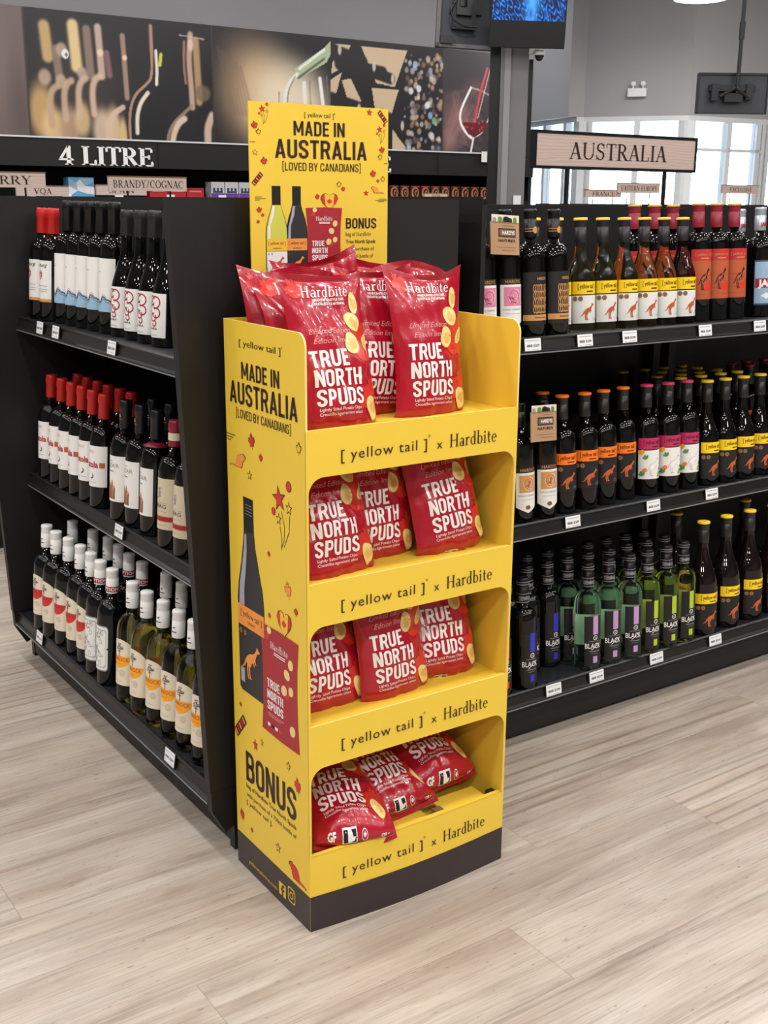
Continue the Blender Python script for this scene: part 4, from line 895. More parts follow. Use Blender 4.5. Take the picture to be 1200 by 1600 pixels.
# units further back, mostly hidden
def back_unit(label, loc, w, d, top):
    t = thing('shelving_unit', label, 'shelving', loc)
    m = MB(); m.box((0, d/2-.015, 0), (w, d/2+.015, top), 'panel_black'); m.build('back_panel', t)
    for s in (0, w-.02):
        m = MB(); m.box((s, 0, 0), (s+.02, d, top-.02), 'panel_black'); m.build('end_panel', t)
    for z in (.12, .5, .92):
        for y0, y1 in ((.01, d/2-.016), (d/2+.016, d-.01)):
            m = MB(); m.box((.021, y0, z-.025), (w-.021, y1, z), 'shelf_black'); m.build('shelf', t)
    m = MB(); m.box((.03, .05, 0), (w-.03, d/2-.016, .09), 'shelf_black'); m.build('kick_plate', t)
back_unit('black shelving unit behind the left one, under the spirits sign', (0.9, 4.42, 0), 1.6, .5, 1.335)
back_unit('black shelving unit in front of the wall shelving, under the small signs', (0.9, 5.55, 0), 3.75, .5, 1.335)
back_unit('black shelving unit far behind the right one near the windows', (5.60, 5.98, 0), 2.5, .5, 1.335)

def country_sign(body, cx, cz, w, h, y, label, rods, zfoot, size, frame=False, tw=None):

    t = thing('aisle_sign', label, 'sign', (cx, y, zfoot))
    z = cz-zfoot
    m = MB(); m.box((-w/2, -.008, z-h/2), (w/2, .008, z+h/2), 'sign_wood'); b = m.build('board', t)
    P = Print(); P.serif(body, 0, z-size/2, size, 'ink_dark', width=tw, align='c', space=.05); m = MB(); P.emit(m, lambda a, q, off: np.stack([a, np.full_like(a, -.008)-off, q], 1), .0004, .0004); m.build('lettering', b)
    m = MB()
    if frame:
        e = .0085
        for lo, hi in (((-w/2-e, -.010, z+h/2), (w/2+e, .010, z+h/2+e)), ((-w/2-e, -.010, z-h/2-e), (w/2+e, .010, z-h/2)), ((-w/2-e, -.010, z-h/2), (-w/2, .010, z+h/2)), ((w/2, -.010, z-h/2), (w/2+e, .014, z+h/2))): m.box(lo, hi, 'black_plastic')
        m.build('frame', t)
    else:
        m.box((-w/2-.002, -.010, z+h/2), (w/2+.002, .010, z+h/2+.004), 'ink_brown'); m.build('top_edge', t)
    for r in rods:
        m = MB(); m.tube((r, .0, 0), (r, .0, z-h/2), .007 if frame else .004, 'black_plastic'); m.build('rod', t)
country_sign('AUSTRALIA', 2.662, 1.4945, .672, .089, 2.606, 'large framed wood look country sign standing on the right shelving unit', (-.205, .212), 1.340, .047, True, .415)
country_sign('BRANDY/COGNAC', 2.030, 1.405, .345, .055, 4.67, 'small wood look spirits sign with two words and a slash', (-.09, .1), 1.335, .030, False, .31)
country_sign('SHERRY', 1.415, 1.413, .36, .056, 4.67, 'small wood look sign cut off by the left edge', (-.09, .1), 1.335, .032, False, .25)
country_sign('SPAIN', 2.375, 1.386, .27, .048, 5.80, 'small wood look country sign half behind the spirits sign', (-.07, .09), 1.335, .027, False, .135)
country_sign('VQA', 1.965, 1.378, .26, .046, 5.80, 'small wood look sign with three letters left of blue box', (-.07, .09), 1.335, .027, False, .09)
country_sign('VQA', 4.39, 1.372, .17, .034, 5.80, 'tiny wood look sign in front of the copper ring cartons', (-.05, .05), 1.335, .024, False, .06)
country_sign('FRANCE', 6.235, 1.405, .36, .050, 6.23, 'small pale country sign left of the longer pale sign', (-.1, .1), 1.335, .030, False, .22)
country_sign('EASTERN EUROPE', 6.585, 1.448, .44, .068, 6.215, 'longer pale two word region sign below the large framed sign', (-.12, .12), 1.335, .034, False, .38)
country_sign('EXCLUSIVE', 7.755, 1.452, .44, .062, 6.23, 'small pale sign near the right edge before the windows', (-.12, .12), 1.335, .030, False, .27)

# ------------------------------------------------------------------ wine bottles
def prof_bordeaux(L, r, nk=.0138, s0=.182, s1=.222):
    P = [(0, .006), (r*.7, .0), (r*.93, .0), (r, .005), (r, s0)]
    for i in range(1, 9):
        t = i/8*PI/2; P.append((nk+(r-nk)*math.cos(t)**.85 if i < 8 else nk, s0+(s1-s0)*math.sin(t)**1.0))
    P += [(nk, L-.012), (nk*.98, L-.006), (0, L-.006)]
    return P
def prof_burgundy(L, r, nk=.0138, s0=.135, s1=.235):
    P = [(0, .006), (r*.7, .0), (r*.93, .0), (r, .006), (r, s0)]
    for i in range(1, 13):
        t = i/12; P.append((nk+(r-nk)*(.5+.5*math.cos(PI*t**.82)), s0+(s1-s0)*t))
    P += [(nk*.97, L-.012), (0, L-.006)]
    return P
def wrap(r):
    return lambda a, z, off: np.stack([(r+off)*np.sin(a/r), -(r+off)*np.cos(a/r), z], 1)
PROTO = {}
def proto(key, r, L, prof, gl, cap, label=None, neck=None, extra=None, back=None):
    parts = []
    m = MB(); m.lathe(prof, gl, 32); parts.append(('bottle_glass', m.mesh('bottle_glass')))
    m = MB(); cap(m, L); parts.append(('screw_cap' if 'screw' in cap.__name__ else 'capsule', m.mesh('cap')))
    if label:
        P = Print(); label(P, r, L); P = P.sliced(.006, 1.0); m = MB(); P.emit(m, wrap(r), .0005, .00022); parts.append(('label', m.mesh('label')))
    if neck:
        rn, fn = neck; P = Print(); fn(P, rn, L); P = P.sliced(.0035, 1.0); m = MB(); P.emit(m, wrap(rn), .0004, .0002); parts.append(('neck_print', m.mesh('neck_print')))
    if back:
        z0, z1, hd = back; P = Print(); P.grid(PI*r-r*R(hd), z0, PI*r+r*R(hd), z1, 'paper_white', 0, 14); m = MB(); P.emit(m, wrap(r), .0005, .0002); parts.append(('back_label', m.mesh('back_label')))
    if extra:
        nm, fn = extra; m = MB(); fn(m, L); parts.append((nm, m.mesh(nm)))
    PROTO[key] = parts

def screw(col, hgt=.060, top=None, rr=.0158):
    def screw_cap(m, L):
        z = L-hgt; P = [(rr*.97, z), (rr, z+.003), (rr, L-.024)]
        for k in range(4): P += [(rr*.93, L-.023+.0042*k), (rr*1.01, L-.0213+.0042*k)]
        P += [(rr*1.01, L-.002), (rr*.9, L), (0, L)]; m.lathe(P, col, 24)
        if top: m.lathe([(rr*1.12, L-.006), (rr*1.16, L-.003), (rr*1.08, L+.0005), (rr*.6, L+.0012), (0, L+.0008)], top, 24)
    return screw_cap
def foil(col, hgt=.062, rr=.0155, band=None):
    def capsule(m, L):
        z = L-hgt; m.lathe([(rr*.97, z), (rr, z+.002), (rr*.96, L-.026), (rr*1.06, L-.024), (rr*1.06, L-.010), (rr, L-.006), (rr*.99, L-.001), (rr*.9, L), (0, L)], col, 24)
        if band: m.lathe([(rr*1.005, L-.0035), (rr*1.02, L-.002), (rr*.96, L+.0006), (0, L+.0008)], band, 24)
    return capsule
def yt_label(band, body, mark, zb0, zb1, zl0, half=62, line=None, flowers=False):
    def f(P, r, L):
        w = r*R(half); g = r*R(half)
        P.grid(-w, zb0, w, zb1, band, 0, 14)
        hb = zb1-zb0
        P.text('[ yellow tail ]', -w*.62, zb0+hb*.45, hb*.36, 'ink_dark', width=w*1.30, bold=.012, layer=2); P.stroke([(-w*.02, zb0+hb*.22), (w*.52, zb0+hb*.22)], hb*.10, 'ink_dark')
        P.grid(-w, zl0, w, zb0-.003, body, 0, 14)
        hl = zb0-zl0
        if flowers:
            for (x, z, s, c) in ((-.75, .90, .30, 'ink_amber'), (-.70, .16, .34, 'ink_leaf'), (-.55, .30, .24, 'ink_bright_orange'), (-.45, .72, .30, 'ink_leaf'), (.7, .12, .34, 'ink_leaf'), (.6, .1, .22, 'ink_winegreen'), (.75, .3, .2, 'ink_leaf')):
                P.poly(LEAF if c == 'ink_leaf' else ell(0, 0, .5, .42, n=12), c, 2, (w*x, zl0+hl*z), (w*s*1.6, w*s*1.4), 30)
        else: medals(P, -w*.80, zb0-.003-.0085, .0068)
        roo(P, -w*.40, zl0+hl*.12, w*.98, hl*.56, mark, line)
        for k in range(3): P.stroke([(w*.45, zl0+hl*(.10+.04*k)), (w*.9, zl0+hl*(.10+.04*k))], .0006, 'ink_grey', 2)
    return f
Pb, Pg = prof_bordeaux, prof_burgundy
# left unit, upper shelf
def lb_shield(P, r, L):
    w = r*R(60); P.grid(-w, .058, w, .163, 'paper_white', 0); P.grid(-w, .052, w, .060, 'ink_gold', 1, top=lambda x: .060+.0001*x)
    P.text('Harburg', -w*.8, .146, .010, 'ink_black', width=w*1.5, shear=.35)
    P.poly([(-.5,.5),(.5,.5),(.5,-.1),(0,-.6),(-.5,-.1)], 'ink_grey', 1, (0, .122), (.017, .020)); P.poly([(-.5,.5),(.5,.5),(.5,-.1),(0,-.6),(-.5,-.1)], 'ink_red', 2, (0, .122), (.013, .016)); P.stroke([(-.003, .127), (.003, .116)], .002, 'ink_white', 3); P.stroke([(.003, .127), (-.003, .116)], .002, 'ink_white', 3); P.poly(ell(0, 0, .005, .004, n=10), 'ink_gold', 2, (0, .134))
    for z in (.095, .086, .080): P.stroke([(-w*.7, z), (w*.7, z)], .0011, 'ink_grey')
proto('shield', .0355, .303, Pb(.303, .0355), 'dark_glass', foil('cap_red', .068), lb_shield)
def lb_wave(P, r, L):
    w = r*R(62); P.grid(-w, .055, w, .186, 'paper_white', 0)
    P.grid(-w, .055, w, .086, 'ink_blue', 1, 18, top=lambda x: .083+.006*math.sin(x*170)+.003*math.sin(x*330))
    pts = [(-w+2*w*i/24, .085+.006*math.sin((-w+2*w*i/24)*170)+.003*math.sin((-w+2*w*i/24)*330)) for i in range(25)]
    P.stroke(pts, .003, 'ink_navy', 2); P.stroke([(a, b+.004+.002*math.sin(a*200)) for a, b in pts], .0012, 'ink_grey', 2); P.stroke([(a, b-.006) for a, b in pts], .001, 'ink_navy', 2)
    P.poly([(-.5,0),(.5,0),(0,.9)], 'ink_black', 1, (-w*.55, .163), (.004, .004)); P.stroke([(-w*.7, .1535), (-w*.1, .1535)], .0016, 'ink_grey')
proto('wave', .0345, .324, Pb(.324, .0345, .0138, .200, .240), 'dark_glass', foil('cap_black', .078), lb_wave)
def lb_swirl(P, r, L):
    w = r*R(56); P.grid(-w, .022, w, .122, 'paper_white', 0)
    for (cx, cz, rr_, a0, a1) in ((-.20,.106,.010,20,330), (.18,.102,.013,-120,190), (-.1,.086,.010,60,300), (.25,.078,.011,-160,130), (-.02,.068,.009,90,400), (.1,.054,.006,180,420)):
        P.stroke(ell(w*cx, cz, rr_, rr_, a0, a1, 16), .0030, 'ink_crimson')
    P.text('CLARA', -w*.5, .040, .005, 'ink_black', width=w*.9, bold=.01); P.stroke([(-w*.5, .028), (w*.4, .028)], .0009, 'ink_grey')
proto('swirl', .0345, .306, Pg(.306, .0345, .0138, .118, .225), 'dark_glass', foil('cap_grey', .062), lb_swirl)
# left unit, middle shelf
def lb_estola(P, r, L):
    w = r*R(64); P.grid(-w, .058, w, .165, 'paper_white', 0)
    P.text('Estola', -w*.78, .108, .017, 'ink_maroon', width=w*1.2, bold=.03); P.grid(w*.50, .108, w*.86, .122, 'ink_rust', 1, 4)
    for z in (.152, .148): P.stroke([(-w*.75, z), (w*.1, z)], .0008, 'ink_maroon')
    P.poly(ell(0, 0, 1, 1, -100, 60, 12)+ell(-.25, .15, .85, .85, 60, -100, 12), 'ink_charcoal', 2, (-w*.1, .086), (.0075, .0075)); P.stroke([(-w*.6, .070), (w*.3, .070)], .0008, 'ink_grey')
proto('estola', .036, .297, Pb(.297, .036, .0138, .178, .215), 'dark_glass', foil('cap_red', .064), lb_estola)
def lb_azar(P, r, L):
    w = r*R(60); P.grid(-w, .050, w, .165, 'paper_white', 0)
    P.stroke([(-w*.5, .152), (w*.1, .152)], .0014, 'ink_grey'); P.text('AZAR', -w*.6, .136, .010, 'ink_grey', width=w*1.2); P.stroke([(-w*.5, .127), (w*.2, .126)], .0018, 'ink_charcoal')
    for k, (x, h) in enumerate(((-.5, .038), (-.32, .046), (-.12, .040), (.06, .048), (.24, .034))):
        P.poly([(-.5,0),(.5,0),(.42,.5),(.5,.8),(.1,1),(-.3,.9),(-.45,.5)], 'ink_rust' if k % 2 else 'ink_brown', 1+k % 2, (w*x, .056), (w*.17, h))
        P.poly(ell(0, 0, 1, 1, n=8), 'ink_gold', 3, (w*x, .056+h*.93), (w*.06, .004))
def nk_azar(P, rn, L): P.text('a', -.004, L-.042, .012, 'ink_gold', bold=.03); P.stroke([(-.006, L-.047), (.006, L-.047)], .001, 'ink_gold')
proto('azar', .0365, .302, Pb(.302, .0365, .0138, .180, .220), 'dark_glass', foil('cap_navy', .070), lb_azar, (.0156, nk_azar))
def ringpart(m, L): m.lathe([(.0150, .222), (.031, .215), (.0315, .217), (.0150, .225)], 'cap_maroon', 24)
proto('azar_ring', .0365, .302, Pb(.302, .0365, .0138, .180, .220), 'dark_glass', foil('cap_navy', .070), lb_azar, None, ('neck_ring', ringpart))
def lb_berg(P, r, L):
    w = r*R(60); P.grid(-w, .046, w, .165, 'paper_beige', 0); P.grid(-w, .064, w, .078, 'ink_gold', 1); P.grid(-w*.8, .066, w, .076, 'ink_crimson', 2)
    P.text('BERG', -w*.50, .096, .0085, 'ink_charcoal', width=w*.95)
    rg = random.Random(2)
    for k in range(14): P.stroke([(-w*.4+.012*rg.random(), .118+.026*rg.random()), (-w*.2+.012*rg.random(), .118+.026*rg.random())], .0012, 'ink_grey')
    for z in (.108, .088, .056): P.stroke([(-w*.5, z), (w*.5, z)], .0008, 'ink_grey')
def cap_berg(): 
    def capsule(m, L):
        foil('cap_maroon', .060)(m, L); m.lathe([(.0158, L-.046), (.0159, L-.045), (.0159, L-.030), (.0157, L-.029)], 'paper_cream', 24)
    return capsule
proto('berg', .036, .297, Pb(.297, .036, .0138, .178, .215), 'dark_glass', cap_berg(), lb_berg)
# left unit, bottom shelf
def lb_arch(half_col, txt, tcol):
    def f(P, r, L):
        w = r*R(62); top = lambda x: .128+.036*math.sqrt(max(0, 1-(x/(w*1.02))**2))
        P.grid(-w, .046, w, 0, 'paper_cream', 0, 18, top=top)
        P.poly(ell(0, 0, 1, 1, 180, 360, 18), half_col, 1, (0, .121), (w*.80, .030)); P.text(txt, -w*.68, .108, .010, tcol, width=w*1.36, bold=.015); P.stroke([(-w*.3, .101), (w*.2, .101)], .0009, tcol)
        rg = random.Random(5)
        P.stroke([(0, .121), (0, .140)], .0018, 'ink_charcoal')
        for k in range(26):
            a = rg.random()*6.28; q = .010*rg.random()**.5; P.poly(ell(0, 0, 1, .8, n=6), 'ink_grey' if k % 2 else 'ink_charcoal', 2, (q*math.cos(a)*1.2, .143+q*math.sin(a)), (.0022, .0022))
        for z in (.088, .080, .056): P.stroke([(-w*.6, z), (w*(.0+.3*(z < .06)), z)], .0008, 'ink_grey')
        P.poly(ell(0, 0, 1, 1, n=14), 'paper_beige', 1, (w*.25, .078), (.009, .009))
    return f
def nk_bird(P, rn, L):
    P.poly([(-1,.1),(-.3,.15),(0,.6),(.2,.2),(1,.5),(.3,-.1),(-.2,-.2)], 'ink_black', 1, (.001, L-.040), (.006, .006)); P.stroke([(-.008, L-.0495), (.008, L-.0495)], .0022, 'ink_charcoal')
proto('arch_red', .0365, .305, Pb(.305, .0365, .0138, .180, .222), 'dark_glass', screw('cap_white', .064), lb_arch('ink_red', 'BANROCK', 'ink_maroon'), (.0158, nk_bird))
proto('arch_white', .0365, .303, Pb(.303, .0365, .0138, .178, .220), 'olive_glass', screw('cap_white', .064), lb_arch('ink_amber', 'BANROCK', 'ink_rust'), (.0158, nk_bird))
def lb_ornate(P, r, L):
    w = r*R(50); q = [(-.8,-1),(.8,-1),(.97,-.93),(1,-.8),(1,-.05),(.86,.0),(1,.05),(1,.8),(.97,.93),(.8,1),(-.8,1),(-.97,.93),(-1,.8),(-1,.05),(-.86,0),(-1,-.05),(-1,-.8),(-.97,-.93)]
    for m_, k, l in (('ink_grey', 1.0, 0), ('paper_white', .95, 1), ('ink_steel', .84, 2), ('paper_white', .80, 3)):
        s = Print(); s.poly(q, m_, l, (0, .100), (w*k, .060*k)); P.items += s.sliced(.008, 1).items
    rg = random.Random(7)
    for k in range(34):
        x = w*.6*(rg.random()*2-1); z = .100+.044*(rg.random()*2-1); P.stroke(ell(x, z, .003+.003*rg.random(), .003+.004*rg.random(), rg.random()*360, rg.random()*360+200, 8), .0011, 'ink_grey' if k % 3 else 'ink_charcoal', 5)
def nk_band(P, rn, L): P.grid(-.047, L-.058, .047, L-.044, 'ink_crimson', 0, 20); P.text('INCEPTION', -.034, L-.0555, .009, 'ink_white', width=.068, bold=.02)
proto('ornate', .0365, .303, Pb(.303, .0365, .0138, .180, .222), 'dark_glass', screw('cap_white', .062), lb_ornate, (.0160, nk_band))
# right unit
def lb_hardy(panel):
    def f(P, r, L):
        w = r*R(50); P.grid(-w, .128, w, .142, 'paper_black', 0); P.text("HARDYS", -w*.62, .131, .008, 'ink_gold', width=w*1.3)
        P.grid(-w, .040, w, .128, 'paper_white', 0); s = Print().poly([(-1,0),(0,-.5),(1,0)], 'paper_white', 0, (0, .0405), (w, .03)); P.items += s.sliced(.008, 1).items
        P.grid(-w*.72, .078, w*.85, .122, panel, 1); rg = random.Random(3)
        for k in range(12): P.stroke(ell(w*.05+.004*rg.random(), .100, .004+.0012*k, .005+.0012*k, rg.random()*360, rg.random()*360+120, 8), .0008, 'ink_white' if k % 2 else 'ink_crimson', 2)
        if panel == 'ink_pink': P.text('Tiny', -w*.4, .094, .006, 'ink_crimson', shear=.3, bold=.02, layer=3); P.text('One', -w*.2, .084, .006, 'ink_crimson', shear=.3, bold=.02, layer=3)
        else: P.poly(BEAV, 'ink_rust', 3, (-.006, .090), (.014, .020))
        P.text('SHIRAZ CABERNET', -w*.8, .068, .0042, 'ink_grey', width=w*1.5); P.stroke([(-w*.6, .060), (w*.6, .060)], .0008, 'ink_grey')
        P.poly(ell(0, 0, 1, .8, n=10), 'ink_brown', 2, (0, .040), (.007, .007)) if panel != 'ink_pink' else None
    return f
proto('hardy_pink', .0365, .302, Pb(.302, .0365, .0138, .182, .222), 'dark_glass', screw('cap_black', .062), lb_hardy('ink_pink'))
proto('hardy_tan', .0365, .302, Pb(.302, .0365, .0138, .182, .222), 'dark_glass', screw('cap_black', .062), lb_hardy('ink_gold'))
def lb_squig(P, r, L):
    w = r*R(64); P.grid(-w, .030, w, .155, 'paper_black', 0); P.grid(-w, .040, w, .054, 'ink_gold', 1); P.stroke([(-w*.3, .047), (w*.6, .047)], .003, 'ink_brown')
    P.text('HARDYS', -w*.12, .136, .007, 'ink_gold', width=w*.7, bold=.02); rg = random.Random(11)
    for row in range(4):
        z0 = .116-.017*row
        for k in range(8):
            x = -w*.30+w*1.05*k/8; P.stroke(ell(x, z0+.002*rg.random(), .0026, .0085, rg.random()*90, 250+rg.random()*90, 10), .0017, 'ink_gold')
        P.stroke([(-w*.34, z0-.006), (w*.1, z0-.008+.004*rg.random()), (w*.78, z0-.005)], .0012, 'ink_gold')
def nk_seal(P, rn, L):
    P.poly(ell(0, 0, .0075, .0085, n=16), 'ink_gold', 2, (.004, L-.049)); P.stroke([(-.024, L-.046), (.02, L-.046)], .0015, 'ink_gold', 1); P.stroke([(-.024, L-.052), (.02, L-.052)], .0015, 'ink_gold', 1)
proto('squiggle', .0365, .303, Pb(.303, .0365, .0138, .182, .222), 'dark_glass', screw('cap_black', .066), lb_squig, (.0158, nk_seal))
chl = yt_label('ink_bright_yellow', 'paper_white', 'ink_rust', .094, .126, .020, 58, 'ink_orange')
proto('chard', .0375, .286, Pg(.286, .0375, .0138, .130, .222), 'straw_glass', screw('cap_grey', .062, 'cap_yellow'), chl, None, None, (.03, .09, 40))
proto('rose', .0375, .286, Pg(.286, .0375, .0138, .130, .222), 'rose_glass', screw('cap_grey', .062, 'cap_yellow'), chl)
def lb_redyt(P, r, L):
    w = r*R(60); P.grid(-w, .062, w, .200, 'paper_red', 0, 14); P.grid(-w, .062, w, .168, 'ink_rust', 1, 14); P.text('[ yellow tail ]', -w*.7, .182, .007, 'ink_gold', width=w*1.5); P.stroke([(-w*.3, .175), (w*.4, .175)], .003, 'ink_gold')
    P.grid(-w*.0, .086, w*.8, .106, 'ink_signal', 2, 6); roo(P, -w*.5, .088, w*.95, .060, 'ink_black'); P.poly(ROO, 'ink_rust', 5, (-w*.34, .104), (w*.55, .030))
    for k in range(4): P.stroke([(-w*.98, .13-.018*k), (w*.98, .128-.018*k)], .0009, 'ink_maroon', 2)
proto('redlabel', .0365, .326, Pb(.326, .0365, .0138, .215, .248), 'dark_glass', screw('cap_maroon', .066, 'cap_gold', .0165), lb_redyt)
def lb_jam(P, r, L):
    w = r*R(58); P.grid(-w, .035, w, .165, 'ink_navy', 0, 14); P.grid(-w*.94, .040, w*.94, .160, 'ink_blue', 1, 14); rg = random.Random(9)
    for k in range(14): P.stroke([(w*(rg.random()*1.6-.9), .05+.1*rg.random()), (w*(rg.random()*1.6-.8), .05+.1*rg.random())], .0012, 'ink_steel', 2)
    P.grid(-w*.9, .085, w*.9, .112, 'ink_crimson', 3, 12); P.text('JAM', -w*.7, .088, .021, 'ink_white', width=w*1.3, bold=.05, layer=4); P.poly([(-1,0),(0,.7),(1,0),(0,-.7)], 'ink_white', 3, (0, .062), (w*.5, .014))
def nk_jam(P, rn, L): P.text('JAM', -.010, L-.055, .012, 'ink_maroon', width=.022, bold=.04)
proto('jam', .0375, .316, Pb(.316, .0375, .0145, .190, .232), 'dark_glass', screw('cap_silver', .066, None, .0165), lb_jam, (.0166, nk_jam))
proto('merlot', .0365, .306, Pb(.306, .0365, .0135, .180, .222), 'dark_glass', screw('cap_grey', .062, 'cap_orange'), yt_label('ink_bright_orange', 'paper_black', 'ink_rust', .129, .158, .058, 64, 'ink_bright_orange'))
proto('pinkyt', .0365, .306, Pb(.306, .0365, .0135, .180, .222), 'dark_glass', screw('cap_grey', .062, 'cap_pink'), yt_label('ink_magenta', 'paper_white', 'ink_white', .131, .162, .048, 62, 'ink_magenta', True))
ytd = yt_label('ink_bright_yellow', 'paper_black', 'ink_rust', .095, .126, .022, 60, 'ink_bright_orange')
proto('shiraz', .037, .300, Pg(.300, .037, .0138, .130, .230), 'dark_glass', screw('cap_grey', .062, 'cap_yellow'), ytd)
proto('redtop', .037, .300, Pb(.300, .037, .0138, .180, .222), 'dark_glass', screw('cap_grey', .062, 'cap_red'), yt_label('ink_signal', 'paper_black', 'ink_rust', .125, .154, .055, 62, 'ink_bright_orange'))
proto('magnum', .042, .328, Pg(.328, .042, .0145, .150, .262), 'plum_glass', screw('cap_grey', .062, 'cap_yellow', .0160), yt_label('ink_bright_yellow', 'paper_black', 'ink_rust', .095, .125, .020, 58, 'ink_bright_orange'))
def lb_black(c):
    def f(P, r, L):
        w = r*R(40); P.grid(-w, .014, w, .150, 'paper_black', 0, 10); P.grid(-w*.06, .100, w*.55, .150, c, 1, 5); P.grid(-w*.06, .014+.008, w*.46, .040, c, 1, 5)
        P.poly(ell(0, 0, .0065, .0065, n=14), 'ink_white', 2, (w*.2, .091)); P.poly(ell(0, 0, .005, .005, n=14), 'ink_black', 3, (w*.2, .091)); P.text('Q', w*.2-.0022, .0885, .005, 'ink_white', layer=4)
        P.stroke([(-w*.5, .0815), (w*.75, .0815)], .0012, 'ink_grey'); P.text('BLACK', -w*.92, .062, .014, 'ink_white', width=w*1.8, bold=.01); P.stroke([(-w*.25, .058), (w*.5, .074)], .0016, 'ink_white', 3); P.stroke([(-w*.45, .054), (w*.7, .054)], .0018, 'ink_grey'); P.stroke([(-w*.3, .048), (w*.5, .048)], .0008, 'ink_grey')
    return f
def nk_black(P, rn, L):
    for z in (.010, .016, .040, .062): P.stroke([(-.03+.006*i, L-z) for i in range(11)], .0011, 'ink_steel')
    rg = random.Random(1)
    for k in range(26): P.stroke([(-.022+.044*rg.random(), L-.058+.014*rg.random()), (-.022+.044*rg.random(), L-.058+.014*rg.random())], .0009, 'ink_grey')
for nm_, c_, g_ in (('black_blue', 'ink_vividblue', 'dark_glass'), ('black_lav', 'ink_lavender', 'mint_glass'), ('black_lime', 'ink_lime', 'lime_glass'), ('black_red', 'ink_signal', 'dark_glass')):
    proto(nm_, .0355, .288, Pb(.288, .0355, .0138, .176, .212), g_, screw('cap_black', .064), lb_black(c_), (.0160, nk_black), None, None if g_ == 'dark_glass' else (.058, .140, 46))

BN = [0]
def put_bottle(key, pos, rz, label, group, spin=0.0, lean=TILT):
    root = thing('wine_bottle', label, 'wine bottle', pos, (-lean, 0, rz), group); root.rotation_mode = 'XYZ'
    mtx = Matrix.Rotation(R(spin), 4, 'Z')
    for nm, me in PROTO[key]:
        o = bpy.data.objects.new(nm, me); COL.objects.link(o); o.parent = root; o.rotation_euler = (0, 0, R(spin))
    BN[0] += 1
    return root
FR = {'g1t': (1.017, 1.022), 'g1m': (1.017, .569), 'g1b': (.950, .148), 'g2t': (2.075, 1.032), 'g2m': (2.075, .566), 'g2b': (2.0, .152)}
def on_deck(sh, s, q):
    f, z = FR[sh]; z = z+.0010-s*math.sin(TILT); d = f+s*math.cos(TILT)
    return (d, q, z) if sh[1] == '1' else (q, d, z)
SHN = {'g1t': 'left upper shelf', 'g1m': 'left middle shelf', 'g1b': 'left bottom shelf', 'g2t': 'right upper shelf', 'g2m': 'right middle shelf', 'g2b': 'right bottom shelf'}
_rs = random.Random(21)
SPIN = {'wave': 12, 'swirl': 10, 'estola': 12, 'azar': 4, 'arch_red': 10, 'arch_white': 12, 'ornate': 8, 'shield': 2, 'berg': 6, 'merlot': -20, 'pinkyt': -20, 'shiraz': -12, 'magnum': -10, 'chard': -14, 'rose': -8, 'redlabel': -20, 'squiggle': -6, 'hardy_pink': -10, 'hardy_tan': -12, 'black_blue': -14, 'black_lav': -20, 'black_lime': -16, 'black_red': -12, 'jam': -10}
def row(sh, key, desc, rowname, spots, group, spin=0.0, jit=5.0):
    for i, (s, q) in enumerate(spots):
        k = key[i] if isinstance(key, (list, tuple)) else key
        lab = ('%s %s from left, %s row, %s' % (ORD[i], desc, rowname, SHN[sh])) if len(spots) > 1 else ('%s in the %s row, %s' % (desc, rowname, SHN[sh]))
        put_bottle(k, on_deck(sh, s, q), -PI/2 if sh[1] == '1' else 0, lab, group, SPIN.get(k, 0)+_rs.uniform(-jit, jit))
# left unit, upper shelf (left to right in the view = far to near)
row('g1t', 'shield', 'red capsule bottle with red shield label', 'front', [(.060, 3.250), (.064, 3.174)], 'red capsule shield bottles')
row('g1t', 'wave', 'black capsule bottle with blue wave label', 'front', [(.079, 3.100), (.083, 3.028), (.086, 2.957), (.089, 2.885), (.093, 2.813)], 'blue wave bottles', 0, 3)
row('g1t', 'swirl', 'grey capsule bottle with red swirl label', 'front', [(.096, 2.740), (.096, 2.655), (.096, 2.575), (.096, 2.494)], 'red swirl bottles')
row('g1t', 'swirl', 'grey capsule bottle', 'back', [(.180, 2.86), (.180, 2.765), (.180, 2.675)], 'red swirl bottles behind')
# middle shelf
row('g1m', 'estola', 'red capsule bottle with white label', 'front', [(.045, 3.221), (.047, 3.140), (.045, 3.057), (.047, 2.983), (.046, 2.903), (.046, 2.824)], 'red capsule bottles in front', 0, 14)
row('g1m', 'estola', 'red capsule bottle', 'back', [(.128, 3.235), (.128, 3.160), (.128, 3.080), (.126, 2.997), (.130, 2.924), (.131, 2.850)], 'red capsule bottles behind', 0, 14)
row('g1m', ['azar', 'azar', 'azar_ring'], 'navy capsule bottle with figures', 'front', [(.045, 2.680), (.052, 2.602), (.055, 2.516)], 'navy capsule bottles')
row('g1m', 'azar', 'navy capsule bottle', 'back', [(.122, 2.690), (.132, 2.607)], 'navy capsule bottles behind')
row('g1m', 'berg', 'beige label bottle', 'front', [(.046, 2.394), (.046, 2.308)], 'beige label bottles')
